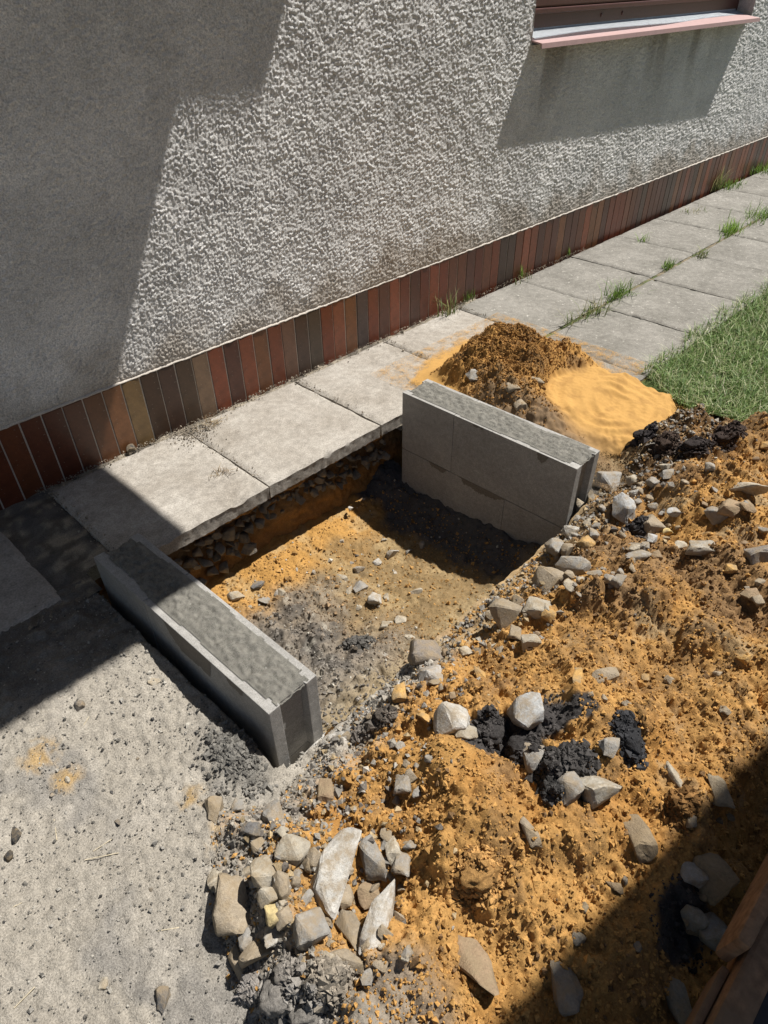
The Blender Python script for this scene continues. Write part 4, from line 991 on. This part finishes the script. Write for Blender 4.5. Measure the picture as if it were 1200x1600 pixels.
fill(9, [(960, 960), (1200, 1000), (1180, 1140), (960, 1120), (860, 1080)], 36, 7, 18, [ORR, TANR, TANR], 'sandy pebble on the sunlit orange slope', 'pebbles on the orange slope', 0.45)
fill(12, [(900, 1420), (1080, 1260), (1160, 1260), (1060, 1500), (900, 1580)], 37, 10, 28, [(0.16, 0.13, 0.085), (0.17, 0.155, 0.13), (0.18, 0.13, 0.08)], 'shade-darkened stone on the shaded part of the heap', 'stones in the shade of the heap')  # darker browns put the corner's shade into the stone colour
fill(14, [(340, 930), (600, 830), (700, 930), (600, 1060), (470, 1020)], 38, 6, 11, [CREAM, WHITE, GRY, DGR], 'tiny stone scattered on the pit floor', 'pebbles on the pit floor', 0.3)
fill(12, [(0, 1180), (230, 1010), (420, 1240), (330, 1420), (350, 1600), (0, 1600)], 39, 5, 10, [CREAM, GRY, DGR, (0.06, 0.055, 0.05)], 'tiny pebble on the sunlit grey yard dirt', 'pebbles on the yard dirt', 0.25)
for (px, py, w, hh, lab) in ((28, 1305, 12, 20, 'small black lump near the left edge of the yard'), (183, 1286, 9, 13, 'small dark lump in the middle of the yard dirt'), (257, 1563, 17, 24, 'dark grey pebble at the bottom of the yard dirt'), (15, 1341, 13, 10, 'black crumb below the small black lump'), (125, 1106, 15, 13, 'grey pebble on the orange dust spot'), (243, 1066, 20, 13, 'flat whitish flake beside the shaded block wall'), (163, 1539, 13, 13, 'round cream pebble near the bottom left'), (206, 704, 15, 12, 'black lump lying against the plinth on the slab')):
    P = at_many([(px, py)])[0]
    c = CREAM if ('whitish' in lab or 'cream' in lab) else ((0.05, 0.048, 0.045) if 'black' in lab else DGR)
    tag(put_stone('stone', ROCKS[(px*7) % 18], P, w, hh, 0.4, c, 0.2, 0.2, 0.35 if 'flake' in lab else 0.75), lab, 'stone')

# stones in the bank under the paving
r = random.Random(77)
spots = []
tries = 0
while len(spots) < 105 and tries < 9000:
    tries += 1
    left = r.random() < 0.55
    if left: x, z = r.uniform(0.2, 0.56), r.uniform(-0.275, -0.115); s_ = r.uniform(0.018, 0.055)
    else: x, z = r.uniform(0.56, 1.2), 0; z = -0.145 - 0.02*math.sin(x*7) + r.gauss(0, 0.022); s_ = r.uniform(0.014, 0.04)
    if left and z < -0.24+0.10*(x-0.2)/0.36*-0.2 and x > 0.45: continue
    if all((x-a)**2+(z-b2)**2 > (0.42*(s_+c2))**2 for a, b2, c2 in spots): spots.append((x, z, s_))
for x, z, s_ in spots:
    o = obj('stone', r.choice(ROCKS), None, bank); y = -0.458
    o.location = (x, y-0.004*r.random(), z); o.scale = (s_*r.uniform(.8, 1.25), s_*0.9, s_*r.uniform(.6, 1.0)); o.rotation_euler = (r.uniform(-.5, .5), r.uniform(-.8, .8), r.uniform(0, 6))
    c = r.choice([GRY, (0.24, 0.23, 0.21), (0.30, 0.28, 0.24), (0.20, 0.19, 0.17)]); q = r.uniform(0.4, 0.75); o.color = (c[0]*q, c[1]*q, c[2]*q, 1)  # greys scaled down: the bank's shade is put into the stone colour

# ================================================================== crumbs (uncountable)
OCT = np.array([(1, 0, 0), (-1, 0, 0), (0, 1, 0), (0, -1, 0), (0, 0, 1), (0, 0, -1)], float)
OF = np.array([(0, 2, 4), (2, 1, 4), (1, 3, 4), (3, 0, 4), (2, 0, 5), (1, 2, 5), (3, 1, 5), (0, 3, 5)])
def crumbs(name, P, size, cols, mat, seed, label, cat):
    g = np.random.default_rng(seed); n = len(P)
    q = g.normal(size=(n, 3, 3)); Q, _ = np.linalg.qr(q)
    sc = size[:, None]*g.uniform(0.55, 1.2, (n, 3))
    V = OCT[None]*sc[:, None, :]*g.uniform(0.75, 1.2, (n, 6, 1))
    V = np.einsum('nij,nkj->nki', Q, V) + P[:, None, :]
    F = (OF[None] + (np.arange(n)*6)[:, None, None]).reshape(-1, 3)
    o = obj(name, mesh_np(name, V.reshape(-1, 3), F, np.repeat(cols, 6, 0), smooth=False), mat)
    return tag(o, label, cat, None, 'stuff')
g = np.random.default_rng(5)
n = 46000
x = -0.25 + 2.3*g.random(n)**1.35; y = -2.1 + 0.92*g.random(n)
ok = (poly_sd(x, y, HEAP) > -0.015) & ((y < LIP-0.01) | (x > 1.4)); x, y = x[ok], y[ok]
size = np.exp(g.normal(math.log(0.0027), 0.45, len(x))); size = np.clip(size, 0.0013, 0.011)
P = np.stack([x, y, np.maximum(heap_top(x, y), ground_z(x, y)) + size*0.25], -1)
dd = poly_sd(x, y, HEAP); f1 = fbm(x, y, 0.2, 86, 3)
cc = np.where((g.random(len(x)) < 0.93)[:, None], ORANGE*g.uniform(0.82, 1.18, (len(x), 1)), BROWN*g.uniform(0.5, 1.5, (len(x), 1)))
br = (fbm(x, y, 0.3, 88, 4) > 0.05) & (x > 0.75) & (g.random(len(x)) < 0.75); cc[br] = BROWN*g.uniform(0.7, 1.6, (br.sum(), 1))
gm = (dd < 0.11+0.04*f1) & (x < 0.6) & (g.random(len(x)) < 0.85); cc[gm] = GREY*g.uniform(0.6, 1.2, (gm.sum(), 1))
bm_ = (x > 1.35) & (y > -1.42) & (g.random(len(x)) < 0.8); cc[bm_] = BROWN*g.uniform(0.25, 1.0, (bm_.sum(), 1))
bk = np.zeros(len(x), bool)
for (cx, cy, rr) in ((0.40, -1.605, 0.055), (0.34, -1.555, 0.045), (0.47, -1.64, 0.05), (0.33, -2.0, 0.06)): bk |= (x-cx)**2+(y-cy)**2 < rr*rr
cc[bk] = BLACK*g.uniform(0.8, 2.2, (bk.sum(), 1))
P = np.concatenate([P]+CLP); size = np.concatenate([size]+CLS); cc = np.concatenate([cc]+CLC)
crumbs('soil_crumbs', P, size, cc, M['soil'], 6, 'loose orange and brown crumbs of earth strewn over the soil heap', 'soil crumbs')
n = 30000
x = -0.75 + 1.0*g.random(n); y = -2.1 + 1.56*g.random(n)
w = 0.45 + 0.55*sstep(-0.35, 0.05, x)*sstep(-0.9, -1.1, y) + 0.3*(x > -0.12)
ok = (g.random(n) < w) & (poly_sd(x, y, HEAP) < 0.02) & ((x < 0.045) | (y < LIP)); x, y = x[ok], y[ok]
size = np.clip(np.exp(g.normal(math.log(0.0017), 0.5, len(x))), 0.0008, 0.009)
P = np.stack([x, y, ground_z(x, y)+0.0015+size*0.3], -1)
cc = np.array([0.30, 0.28, 0.245])*g.uniform(0.45, 1.35, (len(x), 1)); k = g.random(len(x)) < 0.04; cc[k] = np.array([0.09, 0.085, 0.08]); k = g.random(len(x)) < 0.10; cc[k] = np.array([0.46, 0.43, 0.37])
k = 700; xm = g.normal(0.005, 0.030, k); ym = g.normal(-1.195, 0.045, k); sm = np.clip(np.exp(g.normal(math.log(0.0042), 0.4, k)), 0.002, 0.010)
okm = (xm < 0.045) & (ym > -1.29); xm, ym, sm = xm[okm], ym[okm], sm[okm]
P = np.concatenate([P, np.stack([xm, ym, ground_z(xm, ym)+0.020*np.exp(-((xm-0.01)**2/0.0012 + (ym+1.20)**2/0.005))+0.006], -1)]); size = np.concatenate([size, sm]); cc = np.concatenate([cc, np.array([0.19, 0.18, 0.16])*g.uniform(0.6, 1.3, (len(xm), 1))])
crumbs('yard_crumbs', P, size, cc, M['yard'], 8, 'fine grey grit and crumbs strewn over the yard dirt', 'grit')
n = 15000
x = g.uniform(0.2, 1.2, n); y = g.uniform(-1.22, -0.48, n)
ok = g.random(n) < (0.35+0.65*sstep(0.85, 0.45, x)); x, y = x[ok], y[ok]
size = np.clip(np.exp(g.normal(math.log(0.0023), 0.55, len(x))), 0.001, 0.012)
P = np.stack([x, y, pit_top(x, y)+size*0.3], -1)
gz = (sstep(0.80, 0.42, x)*sstep(-0.56, -0.70, y))[:, None]
cc = (np.array([0.40, 0.23, 0.08])*(1-gz) + np.array([0.20, 0.18, 0.155])*gz)*g.uniform(0.5, 1.4, (len(x), 1)); k = g.random(len(x)) < 0.05; cc[k] = np.array([0.5, 0.47, 0.4])
crumbs('pit_crumbs', P, size, cc, M['pit'], 9, 'loose crumbs of soil and grit on the pit floor', 'soil crumbs')
n = 2600                                                  # broken rubble along the lip and round the stone pile
x = 0.1+1.75*g.random(n)**0.9; y = LIP-0.01-np.abs(g.normal(0, 0.10, n))
k = g.random(n) < 0.3; x = np.where(k, g.normal(-0.03, 0.10, n), x); y = np.where(k, g.normal(-1.45, 0.09, n), y)
ok = poly_sd(x, y, HEAP) > -0.02; x, y = x[ok], y[ok]
size = np.clip(np.exp(g.normal(math.log(0.0052), 0.38, len(x))), 0.003, 0.013)
P = np.stack([x, y, heap_top(x, y)+size*0.35], -1)
cc = np.array([[0.36, 0.33, 0.28], [0.26, 0.24, 0.21], [0.38, 0.29, 0.17], [0.16, 0.14, 0.12]])[g.integers(0, 4, len(x))]*g.uniform(0.7, 1.2, (len(x), 1))
crumbs('rubble', P, size, cc, M['soil'], 13, 'small grey and tan rubble along the lip of the pit', 'rubble')
n = 3800                                                  # dirt along the foot of the plinth and in the slab joints
x = 0.1+3.2*g.random(n)**1.2; y = -0.012-np.abs(g.normal(0, 0.022, n))
k = g.random(n) < 0.3; ji = g.integers(0, 5, n); x = np.where(k, XS0+0.5*ji+g.normal(0, 0.012, n), x); y = np.where(k, -0.05-0.42*g.random(n)**1.6, y)
k2 = (g.random(n) < 0.2); x = np.where(k2, XS0+0.5+g.normal(0, 0.04, n), x); y = np.where(k2, -0.03-np.abs(g.normal(0, 0.06, n)), y)
size = np.clip(np.exp(g.normal(math.log(0.0018), 0.45, n)), 0.0008, 0.007)
P = np.stack([x, y, 0.001+size*0.4 + 0*x], -1)
cc = np.array([0.33, 0.28, 0.215])*g.uniform(0.35, 1.35, (n, 1))
crumbs('paving_grit', P, size, cc, M['yard'], 10, 'dry grit lying along the plinth and in the slab joints', 'grit')
n = 13000                                                 # grains on the sand mound
x = g.normal(MOUND[0]-0.04, 0.13, n); y = g.normal(MOUND[1]-0.03, 0.13, n); ok = (sand_macro(x, y) > 0.02+0.02*g.random(n)) & (np.hypot(x-DISC[0], y-DISC[1]) > 0.24) & (x > 1.37); x, y = x[ok], y[ok]
size = np.clip(np.exp(g.normal(math.log(0.003), 0.4, len(x))), 0.0015, 0.009)
P = np.stack([x, y, sand_top(x, y)+0.001], -1); cc = np.array([0.36, 0.19, 0.06])*g.uniform(0.45, 1.15, (len(x), 1))
crumbs('sand_crumbs', P, size, cc, M['soil'], 12, 'clumped crumbs of damp sand on the yellow sand mound', 'sand crumbs')

# ================================================================== straw
for i, (px, py, L, a) in enumerate(((88, 1298, 30, -1.1), (160, 1340, 42, .2), (162, 1322, 26, .7), (12, 1424, 34, .5), (262, 1454, 30, .15), (40, 1560, 26, .9), (135, 1130, 38, 1.4), (330, 660, 40, .5))):
    P = at_many([(px, py)])[0]; d = np.linalg.norm(P-CAM)/FPX
    bm = box_bm(-L*d/2, L*d/2, -0.0007, 0.0007, 0, 0.0013); o = obj('straw', bm_mesh('straw', bm), M['straw'], None, (P[0], P[1], P[2]+0.004)); o.rotation_euler = (0, rnd.uniform(-.05, .05), CR+a)
    if i == 7: tag(o, 'dry stalk lying on the slab below the plinth', 'straw')
    elif i == 6: tag(o, 'dry stalk below the orange dust spot', 'straw')
    else: tag(o, 'thin pale straw stalk lying on the sunlit yard dirt', 'straw', 'straws on the yard dirt')

# ================================================================== grass
def blades(n, root_fn, hgt, wid, seed, lean=0.7, cols=((0.10, 0.19, 0.035), (0.16, 0.25, 0.06), (0.06, 0.13, 0.025)), droop=0.6):
    g = np.random.default_rng(seed); R = root_fn(g, n); n = len(R)
    az = g.uniform(0, 2*math.pi, n); h = hgt*g.uniform(0.45, 1.25, n); w = wid*g.uniform(0.6, 1.3, n); ln = lean*g.uniform(0.1, 1.2, n)
    d = np.stack([np.cos(az), np.sin(az), 0*az], -1); side = np.stack([-np.sin(az), np.cos(az), 0*az], -1)
    pts = []
    for k, t in enumerate((0, 0.4, 0.75, 1.0)):
        p = R + d*(h*ln*t**1.6)[:, None]; p[:, 2] += h*(t - droop*ln*0.55*t*t)
        ww = (w*(1-t**1.7)*0.5)[:, None]
        pts += [p - side*ww, p + side*ww] if k < 3 else [p]
    V = np.stack(pts, 1).reshape(-1, 3)
    b0 = (np.arange(n)*7)[:, None]
    T = np.array([(0, 1, 3), (0, 3, 2), (2, 3, 5), (2, 5, 4), (4, 5, 6)])
    F = (T[None] + b0[:, None]).reshape(-1, 3)
    c = np.array(cols)[g.integers(0, len(cols), n)]*g.uniform(0.7, 1.3, (n, 1))
    tip = np.array([0.85, 0.85, 0.95, 0.95, 1.1, 1.1, 1.25])
    return V, F, (c[:, None, :]*tip[None, :, None]).reshape(-1, 3)
def lawn_roots(g, n):
    x = 1.9 + 3.6*g.random(n)**1.6; y = -0.96 - 1.75*g.random(n)
    e = -0.985 + 0.05*np.array(fbm(x, x*0, 0.25, 141, 3))
    left = 1.99 + 0.12*sstep(-1.2, -1.0, y) + 0.05*fbm(y, y*0, 0.2, 142, 3) + 0.12*sstep(-1.1, -1.5, y)*0
    ok = (y < e) & (x > left)
    return np.stack([x, y, 0*x-0.012], -1)[ok]
LC = ((0.16, 0.25, 0.075), (0.23, 0.32, 0.11), (0.11, 0.19, 0.055), (0.46, 0.45, 0.28), (0.14, 0.23, 0.065), (0.32, 0.36, 0.17))
V, F, C = blades(60000, lawn_roots, 0.06, 0.0035, 15, 1.1, LC, 0.75)
tag(obj('lawn_grass', mesh_np('lawn_grass', V, F, C, False), M['grass']), 'green lawn grass at the right, bordering the paving', 'grass', None, 'stuff')
bm = bmesh.new(); quad(bm, (2.02, -9, -0.016), (30, -9, -0.016), (30, -0.985, -0.016), (2.02, -0.985, -0.016)); structure(obj('lawn', bm_mesh('lawn', bm), M['turf']))
GT = 'weeds growing in the paving joints'
FRESH = ((0.14, 0.24, 0.04), (0.20, 0.30, 0.06), (0.10, 0.19, 0.03)); DRY = ((0.16, 0.20, 0.06), (0.30, 0.27, 0.13), (0.12, 0.17, 0.05))
TUFT = [(700, 492, 26, .10, .9, .030, DRY, 'sprawling thin weed at the plinth left of the sand mound', 1.5),
        (722, 466, 16, .05, .5, .020, FRESH, 'small green weed close to the plinth above the sprawling one', 1.0),
        (818, 432, 14, .07, .5, .016, FRESH, 'thin upright weed against the plinth', 1.0), (876, 396, 10, .05, .3, .010, FRESH, 'tiny leafy weed against the plinth', .8),
        (1094, 292, 70, .15, .7, .040, DRY, 'tallest grass tuft leaning on the plinth', .9), (1142, 292, 90, .05, .9, .070, FRESH, 'low green cushion right of the tallest tuft', 1.0),
        (1192, 268, 110, .07, .9, .10, FRESH, 'green clump at the far end of the plinth', 1.0),
        (968, 462, 90, .08, 1.0, .060, FRESH, 'wide grass tuft in the joint between the two slab rows', 1.1), (925, 490, 60, .08, 1.1, .055, DRY, 'straggly tuft in the joint just behind the sand mound', 1.2),
        (890, 505, 16, .09, 1.3, .03, DRY, 'sparse lone blades nearest the sand mound', 1.4),
        (1042, 418, 50, .045, .8, .028, FRESH, 'small round tuft in the middle of the joint', 1.0), (1096, 400, 40, .05, 1.0, .045, DRY, 'flat yellowish tuft in the joint', 1.2),
        (1142, 362, 110, .075, .8, .055, ((0.22, 0.36, 0.05), (0.28, 0.42, 0.07), (0.15, 0.27, 0.04)), 'brightest green tuft in the joint', 1.0),
        (1190, 340, 120, .07, .9, .10, FRESH, 'grass filling the joint at the right edge', 1.0), (1003, 378, 14, .06, 1.4, .04, FRESH, 'thin creeping sprig on the slab', 1.3), (1085, 330, 30, .03, 1.2, .07, DRY, 'low dry weeds in a cross joint near the tallest tuft', 1.1),
        (816, 440, 12, .04, 1.2, .04, DRY, 'sparse creeping weed in a slab joint by the plinth', 1.2)]
P = at_many([t[:2] for t in TUFT])
for i, (t, p) in enumerate(zip(TUFT, P)):
    p = np.array([p[0], min(p[1], -0.012), 0.0])
    def rf(g, n, s_=t[5]):
        q = np.stack([g.normal(0, s_, n), g.normal(0, s_*0.45, n), np.full(n, -0.006)], -1); q[:, 1] = np.minimum(q[:, 1]+p[1], -0.014)-p[1]; return q
    V, F, C = blades(int(t[2]*1.35), rf, t[3]*1.15, 0.0042, 60+i, t[4], t[6], 0.6)
    V[:, 1] = np.minimum(V[:, 1]+p[1], -0.0125)-p[1]; V[:, 2] = np.maximum(V[:, 2], -0.01)
    tag(obj('grass_tuft', mesh_np('grass_tuft', V, F, C, False), M['grass'], None, tuple(p)), t[7], 'weed', GT)
for (px, py, n_, lab) in ((330, 665, 90, 'dry dead weed in the slab corner by the plinth'), (345, 740, 36, 'dry dead sprig in the joint of the nearest slabs')):
    p = at_many([(px, py)])[0]; p[2] = 0
    V, F, C = blades(n_, lambda g, n: np.stack([g.normal(0, .022, n), g.normal(0, .014, n), np.full(n, -0.002)], -1), 0.028, 0.0022, px, 1.5, ((0.30, 0.22, 0.12), (0.20, 0.13, 0.075), (0.38, 0.31, 0.2)), 0.7)
    V[:, 2] = np.maximum(V[:, 2], 0.001)
    tag(obj('dry_weed', mesh_np('dry_weed', V, F, C, False), M['grass'], None, tuple(p)), lab, 'weed')
